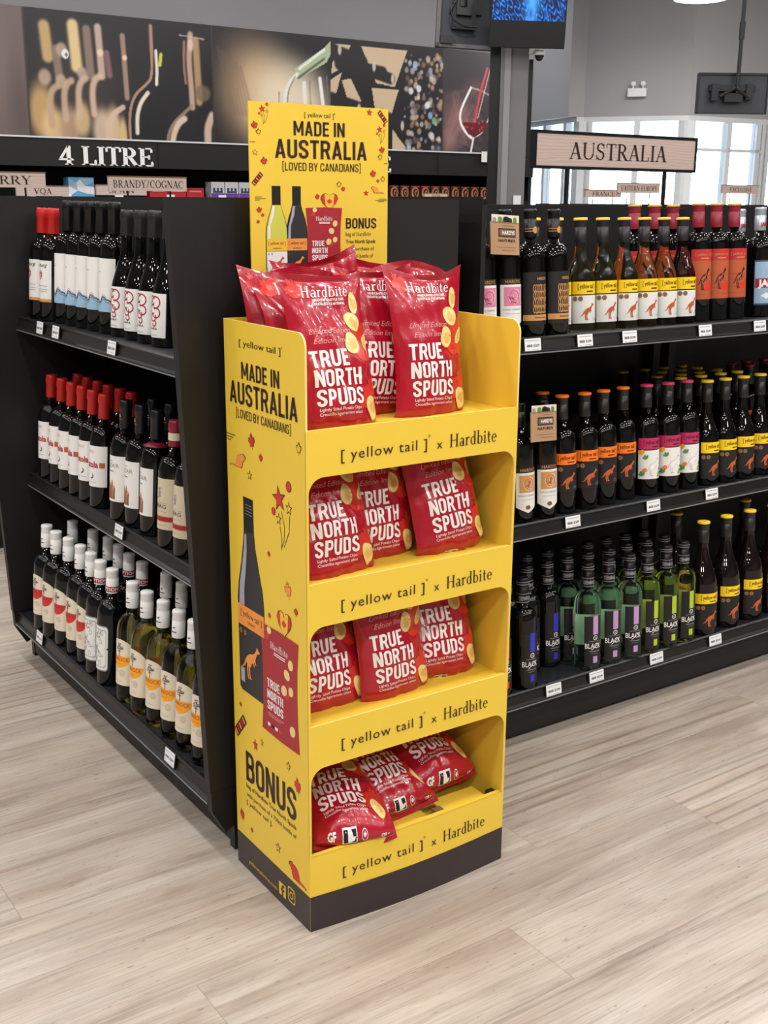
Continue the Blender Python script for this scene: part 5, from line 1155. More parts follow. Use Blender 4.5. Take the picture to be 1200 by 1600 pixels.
# bottom shelf
row('g1b', 'arch_red', 'dark bottle with red half circle', 'front', [(.040, 3.137), (.040, 3.060), (.047, 2.980), (.050, 2.896), (.050, 2.818)], 'red half circle bottles')
row('g1b', 'ornate', 'red neck band ornate label bottle', 'front', [(.046, 2.742), (.045, 2.660)], 'ornate label bottles')
row('g1b', 'arch_white', 'pale bottle with orange half circle', 'front', [(.047, 2.535), (.048, 2.451), (.054, 2.371), (.057, 2.292), (.058, 2.214), (.058, 2.132)], 'orange half circle bottles')
row('g1b', ['arch_red']*4+['ornate']*2, 'capped dark bottle', 'back', [(.124, 3.158), (.140, 3.040), (.150, 2.950), (.146, 2.866), (.139, 2.778), (.139, 2.692)], 'dark bottles behind')
row('g1b', 'arch_white', 'capped pale bottle', 'back', [(.155, 2.577), (.155, 2.486)], 'pale bottles behind')
row('g1b', 'arch_red', 'capped dark bottle', 'rear', [(.225, 2.72)], None)
# right unit, upper shelf
row('g2t', 'hardy_pink', 'pink picture label bottle', 'front', [(.060, 1.762), (.060, 1.838)], 'pink picture bottles')
row('g2t', 'squiggle', 'black bottle with gold scribble label', 'front', [(.055, 1.913), (.055, 1.989)], 'gold scribble bottles')
row('g2t', ['chard']*7+['rose'], 'yellow capped white label bottle', 'second', [(.140, 2.000), (.140, 2.078), (.132, 2.154), (.128, 2.230), (.124, 2.305), (.124, 2.381), (.124, 2.457), (.124, 2.532)], 'yellow capped white wine bottles', 4)
row('g2t', 'redlabel', 'maroon capped bottle with red kangaroo label', 'front', [(.150, 2.627), (.150, 2.702), (.150, 2.780)], 'red label bottles')
row('g2t', 'redlabel', 'maroon capped bottle', 'back', [(.225, 2.450), (.225, 2.530), (.225, 2.606)], 'red label bottles behind')
row('g2t', 'jam', 'silver capped bottle with blue label', 'front', [(.150, 2.897)], None)
row('g2t', 'jam', 'silver capped bottle', 'back', [(.245, 2.925)], None)
# middle shelf
row('g2m', 'hardy_tan', 'bottle with tan animal picture', 'front', [(.055, 1.903), (.055, 1.980)], 'tan picture bottles')
row('g2m', 'merlot', 'orange capped orange band bottle', 'front', [(.066, 2.058), (.066, 2.138), (.073, 2.214), (.086, 2.301)], 'orange capped bottles')
row('g2m', 'merlot', 'orange capped bottle', 'back', [(.163, 2.079)], None)
row('g2m', 'pinkyt', 'pink capped flowered label bottle', 'front', [(.080, 2.386), (.072, 2.463), (.072, 2.541)], 'pink capped bottles')
row('g2m', 'shiraz', 'yellow capped dark bottle', 'front', [(.066, 2.620), (.066, 2.698), (.066, 2.778), (.072, 2.863)], 'yellow capped bottles in front', 4)
row('g2m', 'redtop', 'red capped bottle with red band label', 'front', [(.072, 2.945)], None)
row('g2m', 'shiraz', 'yellow capped dark bottle', 'second', [(.180, 2.638), (.178, 2.725), (.180, 2.815), (.180, 2.892)], 'yellow capped bottles, second row', 4)
row('g2m', 'shiraz', 'yellow capped dark bottle', 'third', [(.268, 2.633), (.260, 2.730), (.262, 2.815), (.266, 2.901)], 'yellow capped bottles, third row', 4)
row('g2m', 'shiraz', 'yellow capped dark bottle', 'fourth', [(.358, 2.750), (.356, 2.840), (.362, 2.924)], 'yellow capped bottles, fourth row', 4)
row('g2m', 'shiraz', 'yellow capped dark bottle', 'rear', [(.455, 2.685), (.455, 2.782), (.455, 2.870), (.455, 2.955)], 'yellow capped bottles, rear row', 4)
row('g2m', 'redtop', 'red capped dark bottle', 'back', [(.300, 3.101), (.300, 3.199), (.385, 3.116), (.400, 3.213), (.405, 3.312)], 'red capped bottles behind')
# bottom shelf
row('g2b', 'black_red', 'black bottle with red stripe label', 'front', [(.043, 1.775)], None)
row('g2b', 'black_blue', 'black bottle with blue stripe label', 'front', [(.043, 1.859)], None)
row('g2b', 'black_lav', 'lavender stripe green bottle', 'front', [(.043, 2.085), (.042, 2.160), (.036, 2.233)], 'lavender stripe bottles', 6)
row('g2b', 'black_lime', 'green bottle with lime stripe label', 'front', [(.040, 2.307), (.038, 2.380), (.041, 2.453)], 'lime stripe bottles', 6)
row('g2b', 'black_blue', 'black bottle with blue stripe label', 'second', [(.125, 1.873), (.127, 1.947), (.130, 2.021)], 'blue stripe bottles, second row', 6)
row('g2b', 'black_lav', 'lavender stripe green bottle', 'second', [(.130, 2.094), (.127, 2.168), (.119, 2.242), (.126, 2.316)], 'lavender stripe bottles, second row', 6)
row('g2b', 'black_lime', 'green bottle with lime stripe label', 'second', [(.122, 2.392), (.125, 2.466)], 'lime stripe bottles, second row', 6)
row('g2b', 'black_blue', 'black capped bottle', 'third', [(.217, 2.026), (.217, 2.102)], 'blue stripe bottles, third row')
row('g2b', 'black_lav', 'black capped green bottle', 'third', [(.215, 2.175), (.212, 2.250), (.214, 2.325)], 'lavender stripe bottles, third row')
row('g2b', 'black_lime', 'black capped lime bottle', 'third', [(.214, 2.400), (.210, 2.473)], 'lime stripe bottles, third row')
row('g2b', 'magnum', 'large yellow capped bottle', 'front', [(.050, 2.546), (.058, 2.655), (.062, 2.764), (.062, 2.872)], 'large yellow capped bottles', -4, 7)
row('g2b', 'magnum', 'large yellow capped bottle', 'second', [(.180, 2.581), (.168, 2.876)], 'large yellow capped bottles behind')

# cards hung round two necks
def neck_card(pos, label):
    t = thing('neck_card', label, 'hang card', pos, (R(-7), R(3), R(4)), None)
    x0 = -.020
    m = MB(); m.box((x0-.046, -.0012, 0), (x0+.046, .0012, .074), 'paper_kraft'); c = m.build('card', t)
    m = MB(); m.box((x0-.044, -.0030, .0735), (x0+.044, -.0018, .090), 'paper_cream'); f = m.build('folded_top', t)
    P = Print()
    for k, (c_, w_, h_) in enumerate((('ink_grey', .012, .010), ('ink_leaf', .016, .012), ('ink_black', .022, .013), ('ink_charcoal', .014, .010), ('ink_leaf', .012, .012))): P.poly([(0,0),(1,.0),(.92,.8),(.5,1),(.1,.85)], c_, 1, (x0-.042+.0165*k, .0738), (w_, h_))
    m = MB(); P.emit(m, lambda a, b, off: np.stack([a, np.full_like(a, -.0030)-off, b], 1), .0003, .0002); m.build('printed_picture', f)
    P = Print(); P.grid(x0-.022, .040, x0+.034, .060, 'ink_charcoal', 1, 1); P.grid(x0-.019, .043, x0+.032, .057, 'ink_brown', 2, 1); P.text('HARDYS', x0-.010, .0455, .009, 'ink_white', width=.040, bold=.02, layer=3); P.text("NATURE'S", x0-.022, .029, .0062, 'ink_black', width=.054, bold=.02); P.stroke([(x0-.030, .017), (x0+.034, .017)], .0006, 'ink_brown'); P.stroke([(x0-.010, .066), (x0+.030, .066)], .0008, 'ink_brown'); P.stroke([(x0-.010, .010), (x0+.030, .010)], .0006, 'ink_brown')
    m = MB(); P.emit(m, lambda a, b, off: np.stack([a, np.full_like(a, -.0012)-off, b], 1), .0004, .0002); m.build('print', c)
    m = MB()
    for i in range(14):
        a0 = 2*PI*i/14; a1 = 2*PI*(i+1)/14; m.tube((.018*math.cos(a0), .0195+.018*math.sin(a0), .070), (.018*math.cos(a1), .0195+.018*math.sin(a1), .070), .0012, 'paper_kraft', 6)
    m.build('hanging_loop', t)
neck_card((1.812, 2.097, 1.228), 'kraft paper card hung on a bottle neck, upper shelf of right unit')
neck_card((1.952, 2.089, .772), 'kraft paper card hung on a bottle neck, middle shelf of right unit')

# price tickets clipped in the shelf lips
def ticket(pos, rz, label, lean):
    t = thing('price_ticket', label, 'price ticket', pos, (lean, 0, rz), 'shelf price tickets')
    m = MB(); m.box((-.026, -.0016, -.016), (.026, .0, .016), 'tag_plastic'); b = bevel(m.build('ticket', t), .0007)
    m = MB(); m.prism([(-.0295, -.0012), (-.0262, -.0012), (-.0262, .0002), (.0262, .0002), (.0262, -.0022), (.0295, -.0022), (.0295, .0016), (-.0295, .0016)], lambda a, b, q: (a, b, q), -.0165, .0165, 'black_plastic'); m.build('holder', t)
    P = Print(); P.text('00628  $12.99', -.020, -.004, .0062, 'ink_charcoal', width=.040, bold=.02); P.stroke([(-.022, .011), (.020, .011)], .001, 'ink_grey'); P.stroke([(-.020, -.010), (-.012, -.010)], .0008, 'ink_grey'); P.stroke([(-.004, -.010), (.020, -.010)], .0008, 'ink_grey')
    m = MB(); P.emit(m, lambda a, z, off: np.stack([a, np.full_like(a, -.0016)-off, z], 1), .0003, .0002); m.build('print', t)
for sh, ys in (('g1t', (3.103, 2.979, 2.595)), ('g1m', (2.612,)), ('g1b', (3.091, 2.208))):
    f, z = FR[sh]; f0 = .950 if sh == 'g1b' else 1.017
    for i, y in enumerate(ys): ticket((f0+.0035, y, z-.013), -PI/2, ('%s white price ticket from left on the lip of the %s' % (ORD[i], SHN[sh])) if len(ys) > 1 else 'white price ticket on the lip of the %s' % SHN[sh], R(-9))
for sh, xs in (('g2t', (1.874, 2.047, 2.204, 2.493, 2.722)), ('g2m', (2.038, 2.338, 2.577)), ('g2b', (1.928, 2.081, 2.310, 2.554))):
    f, z = FR[sh]
    for i, x in enumerate(xs): ticket((x, f+.0035, z-.016), 0, '%s white price ticket from left on the lip of the %s' % (ORD[i], SHN[sh]), R(-9))

# ------------------------------------------------------------------ the yellow card display
DW, DD, DH = .469, .299, 1.1356
LIPS = (.971, .696, .424, .158)            # tray lip heights
OPEN = (None, .888, .614, .338)            # tops of the openings below each band
BLK = .0745
DS = thing('promotional_display', 'tall yellow cardboard display stand with four trays of red chip bags', 'display stand', (.9815, 1.6473, 0), (0, 0, -.0109))
def bulge(x, z): return .013*math.sin(PI*min(1, max(0, x/DW)))*max(0.0, 1-z/.40)
# side panels (profile in depth and height)
def side_profile():
    P = [(0, 0), (DD, 0), (DD, DH)]
    for i in range(9):
        a = R(90+90*i/8); P.append((.024+.024*math.cos(a), DH-.024+.024*math.sin(a)))
    return P
def side_art():
    P = Print(); X = lambda v: -v
    # black foot, drawn over the yellow card
    P.grid(-DD, 0, 0, BLK, 'base_black', 0, 6)
    P.text('[ yellow tail ]', -.2375, 1.0915, .0115, 'ink_dark', width=.155); P.text('®', -.0805, 1.1015, .004, 'ink_dark')
    P.grot('MADE IN', -.231, 1.0315, .0310, 'ink_dark', width=.143); P.grot('AUSTRALIA', -.280, .983, .0410, 'ink_dark', width=.2545); P.grot('[LOVED BY CANADIANS]', -.2555, .957, .0165, 'ink_dark', width=.206, weight=.115)
    for a, b in (((-.298, .920), (-.262, .920)), ((-.298, .9145), (-.270, .9145)), ((-.298, .909), (-.279, .909))): P.stroke([a, b], .0014, 'ink_dark')
    outlined(P, LEAF, -.196, .918, .022, .026, 'ink_red', 10); outlined(P, LEAF, -.162, .894, .013, .015, 'ink_red', 0); outlined(P, LEAF, -.023, .936, .014, .018, 'ink_yellow', 0, k=1.35); outlined(P, STAR, -.207, .854, .014, .014, 'ink_yellow', 0, k=1.5)
    P.poly(BEAV, 'ink_dark', 1, (-.286, .858), (.066, .032)); P.poly(BEAV, 'ink_orange', 2, (-.2835, .8592), (.0610, .0295))
    burst(P, -.096, .770, 1.05)
    outlined(P, LEAF, -.138, .718, .010, .011, 'ink_red', 0); outlined(P, LEAF, -.067, .666, .024, .030, 'ink_orange', 15, k=1.12)
    for x, z, s in ((-.140, .597, .010), (-.040, .634, .013), (-.269, .368, .009), (-.233, .102, .010)): outlined(P, LEAF, x, z, s, s*1.1, 'ink_red', 0)
    # printed bottle
    B = [(-.266,.412),(-.258,.406),(-.170,.406),(-.162,.412),(-.162,.600),(-.166,.632),(-.180,.675),(-.192,.715),(-.196,.742),(-.198,.808),(-.235,.808),(-.236,.742),(-.240,.715),(-.250,.672),(-.262,.632),(-.267,.600)]
    P.poly([(a+(a+.2145)*.03, b) for a, b in B], 'ink_black', 1); P.poly(B, 'ink_charcoal', 2)
    P.poly(_rect(-.2352, .742, -.1968, .808), 'ink_black', 3)
    for k in range(4): P.stroke([(-.228, .776+.006*k), (-.200, .776+.006*k)], .0011, 'ink_grey', 4)
    P.poly([(-.2335,.735),(-.226,.735),(-.226,.70),(-.232,.66),(-.240,.62),(-.240,.588),(-.262,.588),(-.258,.63),(-.246,.67),(-.236,.71)], 'ink_steel', 3); P.poly(_rect(-.262, .425, -.246, .455), 'ink_steel', 3)
    P.poly(_rect(-.2675, .545, -.1615, .5875), 'ink_orange', 4); P.text('[ yellow tail ]', -.256, .566, .0115, 'ink_dark', width=.085, layer=5); P.text('SHIRAZ', -.228, .553, .006, 'ink_dark', width=.030, layer=5)
    medals(P, -.258, .532, .0085); roo(P, -.255, .440, .075, .075, 'ink_orange', 'ink_dark', 4)
    bag_art(P, -.176, .357, .144, .218, 4); heart_art(P, -.083, .598, .052, .046, 4)
    cracker(P, -.272, .321, .017, .058, -42); outlined(P, STAR, -.209, .304, .019, .024, 'ink_red', 8); outlined(P, STAR, -.181, .321, .010, .012, 'ink_yellow', 0, k=1.5); outlined(P, STAR, -.122, .119, .015, .017, 'ink_yellow', 0, k=1.5)
    outlined(P, LEAF, -.076, .314, .011, .014, 'ink_yellow', 0, k=1.4); outlined(P, LEAF, -.041, .286, .023, .034, 'ink_red', 8, k=1.1); outlined(P, LEAF, -.274, .117, .018, .026, 'ink_red', 12, k=1.12)
    P.grot('BONUS', -.2515, .2095, .066, 'ink_dark', width=.2035)
    P.text('bag of Hardbite True North Spuds', -.252, .193, .0095, 'ink_dark', width=.203, bold=.008); P.text('with purchase of a 750ml bottle of', -.252, .1735, .0095, 'ink_dark', width=.203); P.text('[ yellow tail ].', -.252, .155, .0095, 'ink_dark', width=.108)
    P.poly([(x*-1, z) for x, z in BEAV], 'ink_dark', 1, (-.014, .079), (.068, .038), 0); P.poly([(x*-1, z) for x, z in BEAV], 'ink_red', 2, (-.017, .0805), (.062, .035))
    P.text('yellowtailwine.com', -.2485, .020, .0085, 'ink_yellow', width=.119)
    P.poly(_rect(-.121, .019, -.094, .047), 'ink_yellow', 1); P.poly([(.42,0),(.62,0),(.62,.42),(.80,.42),(.83,.58),(.62,.58),(.62,.68),(.68,.76),(.83,.76),(.83,.92),(.62,.92),(.46,.84),(.42,.70),(.42,.58),(.28,.58),(.28,.42),(.42,.42)], 'base_black', 3, (-.121, .019), (.027, .028))
    q = lambda e, r: [(e*math.copysign(1, math.cos(t))*(1-r)+e*r*math.cos(t), e*math.copysign(1, math.sin(t))*(1-r)+e*r*math.sin(t)) for t in [R(5+10*i) for i in range(36)]]
    P.poly(q(1, .4), 'ink_yellow', 1, (-.071, .040), (.0140, .0165)); P.poly(q(1, .4), 'base_black', 2, (-.071, .040), (.0116, .0138)); P.poly(ell(0, 0, 1, 1, n=18), 'ink_yellow', 3, (-.071, .040), (.0070, .0083)); P.poly(ell(0, 0, 1, 1, n=18), 'base_black', 4, (-.071, .040), (.0047, .0056)); P.poly(ell(0, 0, 1, 1, n=8), 'ink_yellow', 3, (-.0625, .050), (.0015, .0018))
    return P
CT = .0035
m = MB(); m.prism(side_profile(), lambda a, b, t: (t, a, b), 0, CT, 'yellow_card', 'pale_edge'); side_art().emit(m, lambda a, b, off: np.stack([np.full_like(a, -off), -a, b], 1), .0003, .00018); m.build('side_panel', DS)
m = MB(); m.prism(side_profile(), lambda a, b, t: (t, a, b), DW-CT, DW, 'yellow_card', 'pale_edge'); m.add([(DW+.0004, 0, 0), (DW+.0004, DD, 0), (DW+.0004, DD, BLK), (DW+.0004, 0, BLK)], [(0, 1, 2, 3)], 'base_black'); m.build('side_panel', DS)
m = MB(); m.box((CT, DD-.004, 0), (DW-CT, DD, DH), 'yellow_card'); m.build('back_panel', DS)
# front panel: four printed bands joined by narrow posts
def front_fn(a, b, t): return (a, t-bulge(a, b), b)
def band(m, top, bot):
    r = .030; P = [(.0, bot), (.0045, bot)]
    zt = bot+r
    e = .0045
    P = [(0, bot), (e, bot)]
    P += [(e+r*(1-math.cos(R(90*i/7))), bot+r*math.sin(R(90*i/7))*1.0) for i in range(8)]
    P += [(DW-e-r*(1-math.cos(R(90*i/7))), bot+r*math.sin(R(90*i/7))) for i in range(7, -1, -1)]
    P += [(DW-e, bot), (DW, bot), (DW, top), (0, top)]
    return P
m = MB()
for k in range(4):
    top = LIPS[k]
    if k < 3:
        bot = OPEN[k+1]-.030
        m.prism(band(m, top, bot), front_fn, -.0005, .0025, 'yellow_card', 'pale_edge')
        nxt = LIPS[k+1]
        m.prism(_rect(0, nxt, .0045, bot), front_fn, -.0005, .0025, 'yellow_card', 'pale_edge'); m.prism(_rect(DW-.0045, nxt, DW, bot), front_fn, -.0005, .0025, 'yellow_card', 'pale_edge')
    P = Print(); zb = top-.061
    P.text('[ yellow tail ]', .070, zb+.0035, .0185, 'ink_dark', width=.184, space=1.12); P.text('®', .2565, zb+.024, .0048, 'ink_dark'); P.text('x', .2765, zb+.001, .0165, 'ink_dark', width=.0125); P.serif('Hardbite', .306, zb, .0245, 'ink_dark', width=.111)
    if k == 3: P = P.sliced(.02, 1)
    fn = (lambda a, b, off: np.stack([a, -.0005-off-np.array([bulge(x, z) for x, z in zip(a, b)]), b], 1))
    P.emit(m, fn, .0005, .0003)
# lower band and black foot as one curved sheet
nx, nzz = 24, 10; V = []; F = []
for j in range(nzz+1):
    for i in range(nx+1):
        x = DW*i/nx; z = LIPS[3]*j/nzz; V.append((x, -.0005-bulge(x, z), z))
for j in range(nzz):
    for i in range(nx):
        a = j*(nx+1)+i; F.append((a, a+1, a+nx+2, a+nx+1))
m.add(V, F, 'yellow_card', True)
V2 = [(x, y+.003, z) for x, y, z in V]; m.add(V2, [tuple(reversed(f)) for f in F], 'yellow_card', True)
P = Print(); P.grid(0, 0, DW, BLK, 'base_black', 0, 24, 4, top=lambda x: BLK-.002*math.sin(PI*x/DW)); P.emit(m, fn, .0004, .0002)
m.build('front_panel', DS)
# trays with a folded double lip
for k, z in enumerate(LIPS):
    m = MB(); fl = z-.009 if k < 3 else .118
    nseg = 14
    for i in range(nseg):
        x0 = CT+.0005+(DW-2*CT-.001)*i/nseg; x1 = CT+.0005+(DW-2*CT-.001)*(i+1)/nseg; b0, b1 = bulge(x0, z), bulge(x1, z)
        zz = z-.001
        V = [(x0, .003-b0, fl-.03), (x1, .003-b1, fl-.03), (x1, .013-b1*.6, fl-.03), (x0, .013-b0*.6, fl-.03), (x0, .003-b0, zz), (x1, .003-b1, zz), (x1, .013-b1*.6, zz), (x0, .013-b0*.6, zz)]
        m.add(V, [(0,3,2,1),(4,5,6,7),(0,1,5,4),(1,2,6,5),(2,3,7,6),(3,0,4,7)], 'yellow_card')
    m.box((CT+.0005, .0135, fl-.004), (DW-CT-.0005, DD-.0045, fl), 'yellow_card')
    if k == 3:
        m.box((.19, .016, z-.026), (.30, .075, z-.022), 'yellow_card'); m.box((.33, .016, z-.016), (.44, .07, z-.012), 'yellow_card'); m.box((.305, .014, z-.030), (.325, .03, z-.004), 'ink_brown'); m.box((.445, .014, z-.030), (.462, .03, z-.004), 'ink_black')
    m.build('tray', DS)
# header card
def header_art():
    P = Print()
    P.text('[ yellow tail ]', .178, 1.498, .0078, 'ink_dark', width=.064); P.text('®', .2425, 1.504, .003, 'ink_dark')
    P.grot('MADE IN', .1545, 1.4645, .0255, 'ink_dark', width=.112); P.grot('AUSTRALIA', .1145, 1.4235, .0335, 'ink_dark', width=.2025); P.grot('[LOVED BY CANADIANS]', .130, 1.4015, .0145, 'ink_dark', width=.173, weight=.115)
    for k, (x0, t) in enumerate(((.094, 'ink_winegreen'), (.1375, 'ink_charcoal'))):
        w = .0435; B = [(0,.0),(.06,-.02),(.94,-.02),(1,0),(1,.50),(.98,.58),(.88,.68),(.76,.76),(.70,.82),(.70,1),(.30,1),(.30,.82),(.24,.76),(.12,.68),(.02,.58),(0,.50)]
        P.poly([((a-.5)*1.07+.5, (b-.5)*1.01+.5) for a, b in B], 'ink_black', 1, (x0, 1.197), (w, .1755)); P.poly(B, t, 2, (x0, 1.197), (w, .1755))
        P.poly(_rect(.30, .81, .70, 1), 'ink_black', 3, (x0, 1.197), (w, .1755)); P.poly([(.30,.80),(.42,.80),(.36,.70),(.20,.60),(.18,.46),(.06,.46),(.08,.58),(.22,.70)], 'ink_steel' if k else 'paper_white', 3, (x0, 1.197), (w, .1755))
        P.poly(_rect(0, .335, 1, .46), 'ink_orange' if k else 'ink_yellow', 4, (x0, 1.197), (w, .1755)); P.text('[ yellow tail ]', x0+.0035, 1.267, .0055, 'ink_dark', width=.0365, layer=5); P.text('SHIRAZ' if k else 'CHARDONNAY', x0+.013, 1.259, .0025, 'ink_dark', width=.018, layer=5)
        P.poly(_rect(0, .06, 1, .32), 'ink_charcoal' if k else 'paper_white', 4, (x0, 1.197), (w, .1755)); medals(P, x0+.004, 1.2495, .0033); roo(P, x0+.007, 1.211, .030, .034, 'ink_orange' if k else 'ink_rust', 'ink_dark' if k else None, 5)
    bag_art(P, .179, 1.208, .081, .126, 4); heart_art(P, .2315, 1.346, .037, .029, 3)
    P.grot('BONUS', .269, 1.2955, .0195, 'ink_dark', width=.071); P.text('bag of', .269, 1.2815, .0072, 'ink_dark', width=.022); P.serif('Hardbite', .2935, 1.2815, .0075, 'ink_dark', width=.034)
    P.text('True North Spuds', .269, 1.2675, .0068, 'ink_dark', width=.069, bold=.014); P.text('with purchase of', .269, 1.2535, .0072, 'ink_dark', width=.066); P.text('a 750ml bottle of', .269, 1.2395, .0072, 'ink_dark', width=.064); P.text('Yellow Tail.', .269, 1.2255, .0072, 'ink_dark', width=.041)
    def U(px, pz): return (.062+(px-88)*.2907/1000*1.0, 1.518-(pz-45-(px-88)*.041)*.2345/1000)
    x, z = U(182, 92); burst(P, x, z-.018, .30); x, z = U(1078, 240); burst(P, x-.003, z-.018, .30)
    for px, pz, s in ((127, 218, .012), (190, 485, .012), (1088, 408, .011), (1017, 597, .012), (150, 853, .010), (580, 766, .009), (780, 710, .008), (174, 892, .006), (1057, 652, .006), (140, 942, .006)):
        x, z = U(px, pz); outlined(P, LEAF, x, z, s, s*1.1, 'ink_red', 10)
    for px, pz, s in ((985, 107, .011), (961, 744, .010), (127, 413, .010)): x, z = U(px, pz); outlined(P, STAR, x, z, s, s, 'ink_red' if s != .010 or px > 500 else 'ink_yellow', 0, k=1.3)
    for px, pz in ((153, 265), (1073, 462), (1096, 640), (747, 673)): x, z = U(px, pz); outlined(P, LEAF, x, z, .008, .009, 'ink_yellow', 0, k=1.4)
    x, z = U(140, 612); cracker(P, x, z, .0075, .025, -42); x, z = U(1090, 142); cracker(P, x, z, .0075, .025, 42)
    x, z = U(1002, 748); P.poly([(1-a, b) for a, b in BEAV], 'ink_dark', 1, (x-.001, z-.001), (.030, .0145)); P.poly([(1-a, b) for a, b in BEAV], 'ink_orange', 2, (x, z), (.028, .0130))
    for px, pz, l in ((90, 335, .011), (1105, 510, .008), (120, 760, .022), (120, 748, .014), (120, 772, .010), (1035, 805, .028), (1065, 795, .018), (1060, 815, .014)): x, z = U(px, pz); x = max(x, .0625); P.stroke([(x, z), (min(x+l, .366), z)], .0009, 'ink_dark')
    return P
m = MB(); m.box((.062, DD+.0005, .98), (.367, DD+.004, 1.5205), 'yellow_card'); header_art().emit(m, lambda a, b, off: np.stack([a, np.full_like(a, DD+.0005)-off, b], 1), .0003, .00018); m.build('header_card', DS)

# ------------------------------------------------------------------ chip bags
BW, BH, S0 = .172, .297, .035
def bag_print():
    P = Print()
    P.serif('Hardbite', -.050, .2575, .0205, 'bag_ink', width=.096); P.poly(LEAF, 'bag_ink', 2, (.048, .281), (.007, .007))
    P.text('HANDCRAFTED-STYLE CHIPS', -.030, .2495, .0048, 'bag_ink', width=.066, bold=.03); P.text('CROUSTILLES STYLE ARTISANAL', -.033, .2425, .0048, 'bag_ink', width=.070, bold=.03)
    P.text('Limited Edition', -.058, .1915, .0095, 'bag_script', width=.092, shear=.45); P.text('Edition limitee', -.052, .1745, .0095, 'bag_script', width=.090, shear=.45)
    for k, (t, w) in enumerate((('TRUE', .077), ('NORTH', .099), ('SPUDS', .098))): P.grot(t, -.064+.002*k, .1335-.0338*k, .0295, 'bag_ink', width=w, weight=.165)
    P.text('Lightly Salted Potato Chips', -.056, .0575, .0052, 'bag_ink', width=.088); P.text('Croustilles legerement salees', -.056, .0495, .0052, 'bag_ink', width=.090)
    P.text('GF', -.060, .024, .010, 'bag_ink', width=.017, bold=.04); P.poly(_rect(-.030, .019, .000, .036), 'bag_ink', 1); P.poly(_rect(-.028, .021, -.019, .034), 'ink_black', 2); P.poly(_rect(-.011, .021, -.002, .034), 'ink_black', 2); P.poly([(-.019,.022),(-.015,.028),(-.011,.022),(-.011,.034),(-.019,.034)], 'bag_ink', 3)
    P.poly(ell(0, 0, 1, 1, n=16), 'bag_ink', 1, (.016, .027), (.0065, .0065)); P.poly(ell(0, 0, 1, 1, n=16), 'bag_film', 2, (.016, .027), (.0055, .0055)); P.poly(LEAF, 'bag_ink', 3, (.016, .027), (.007, .007)); P.text('128 g', .052, .019, .0058, 'bag_ink', width=.018, bold=.03)
    def chip(x, z, rx, rz, a, bend=0):
        rg = random.Random(int(x*9000)+int(z*7000)); p1, p2 = rg.random()*6, rg.random()*6
        O = [((1+.09*math.sin(2*t+p1)+.05*math.sin(3*t+p2))*math.cos(t), (1+.09*math.sin(2*t+p1)+.05*math.sin(3*t+p2))*math.sin(t)) for t in [2*PI*i/26 for i in range(26)]]
        P.poly([(u*1.07, v*1.07) for u, v in O], 'chip_edge', 3, (x, z), (rx, rz), a); P.poly(O, 'chip', 4, (x, z), (rx, rz), a); P.poly([(u*.62+.12, v*.5-.16) for u, v in O], 'chip_core', 5, (x, z), (rx, rz), a)
        for k in range(4):
            t = rg.random()*6.28; P.poly(ell(.45*math.cos(t), .45*math.sin(t), .10+.1*rg.random(), .05+.05*rg.random(), n=9), 'chip_core', 6, (x, z), (rx, rz), a)
    for x, z, s, a in ((.062, .190, .050, 20), (.050, .156, .050, -15), (.064, .084, .052, 10), (-.058, .270, .040, 30), (.074, .150, .034, 40), (.045, .070, .034, 60)): P.poly(LEAF, 'bag_leaf', 1, (x, z), (s, s), a); P.poly(ell(0, 0, .40, .34, n=12), 'bag_leaf', 1, (x, z), (s, s), a)
    for x, z, rx, rz, a in ((.058, .245, .0110, .0195, 8), (.046, .211, .0205, .0150, -20), (.030, .172, .0165, .0185, 30), (.071, .174, .0095, .0165, -30), (.060, .060, .0130, .0195, 10)): chip(x, z, rx, rz, a)
    return P
BAGP = bag_print().sliced(BW/22, BH/40)
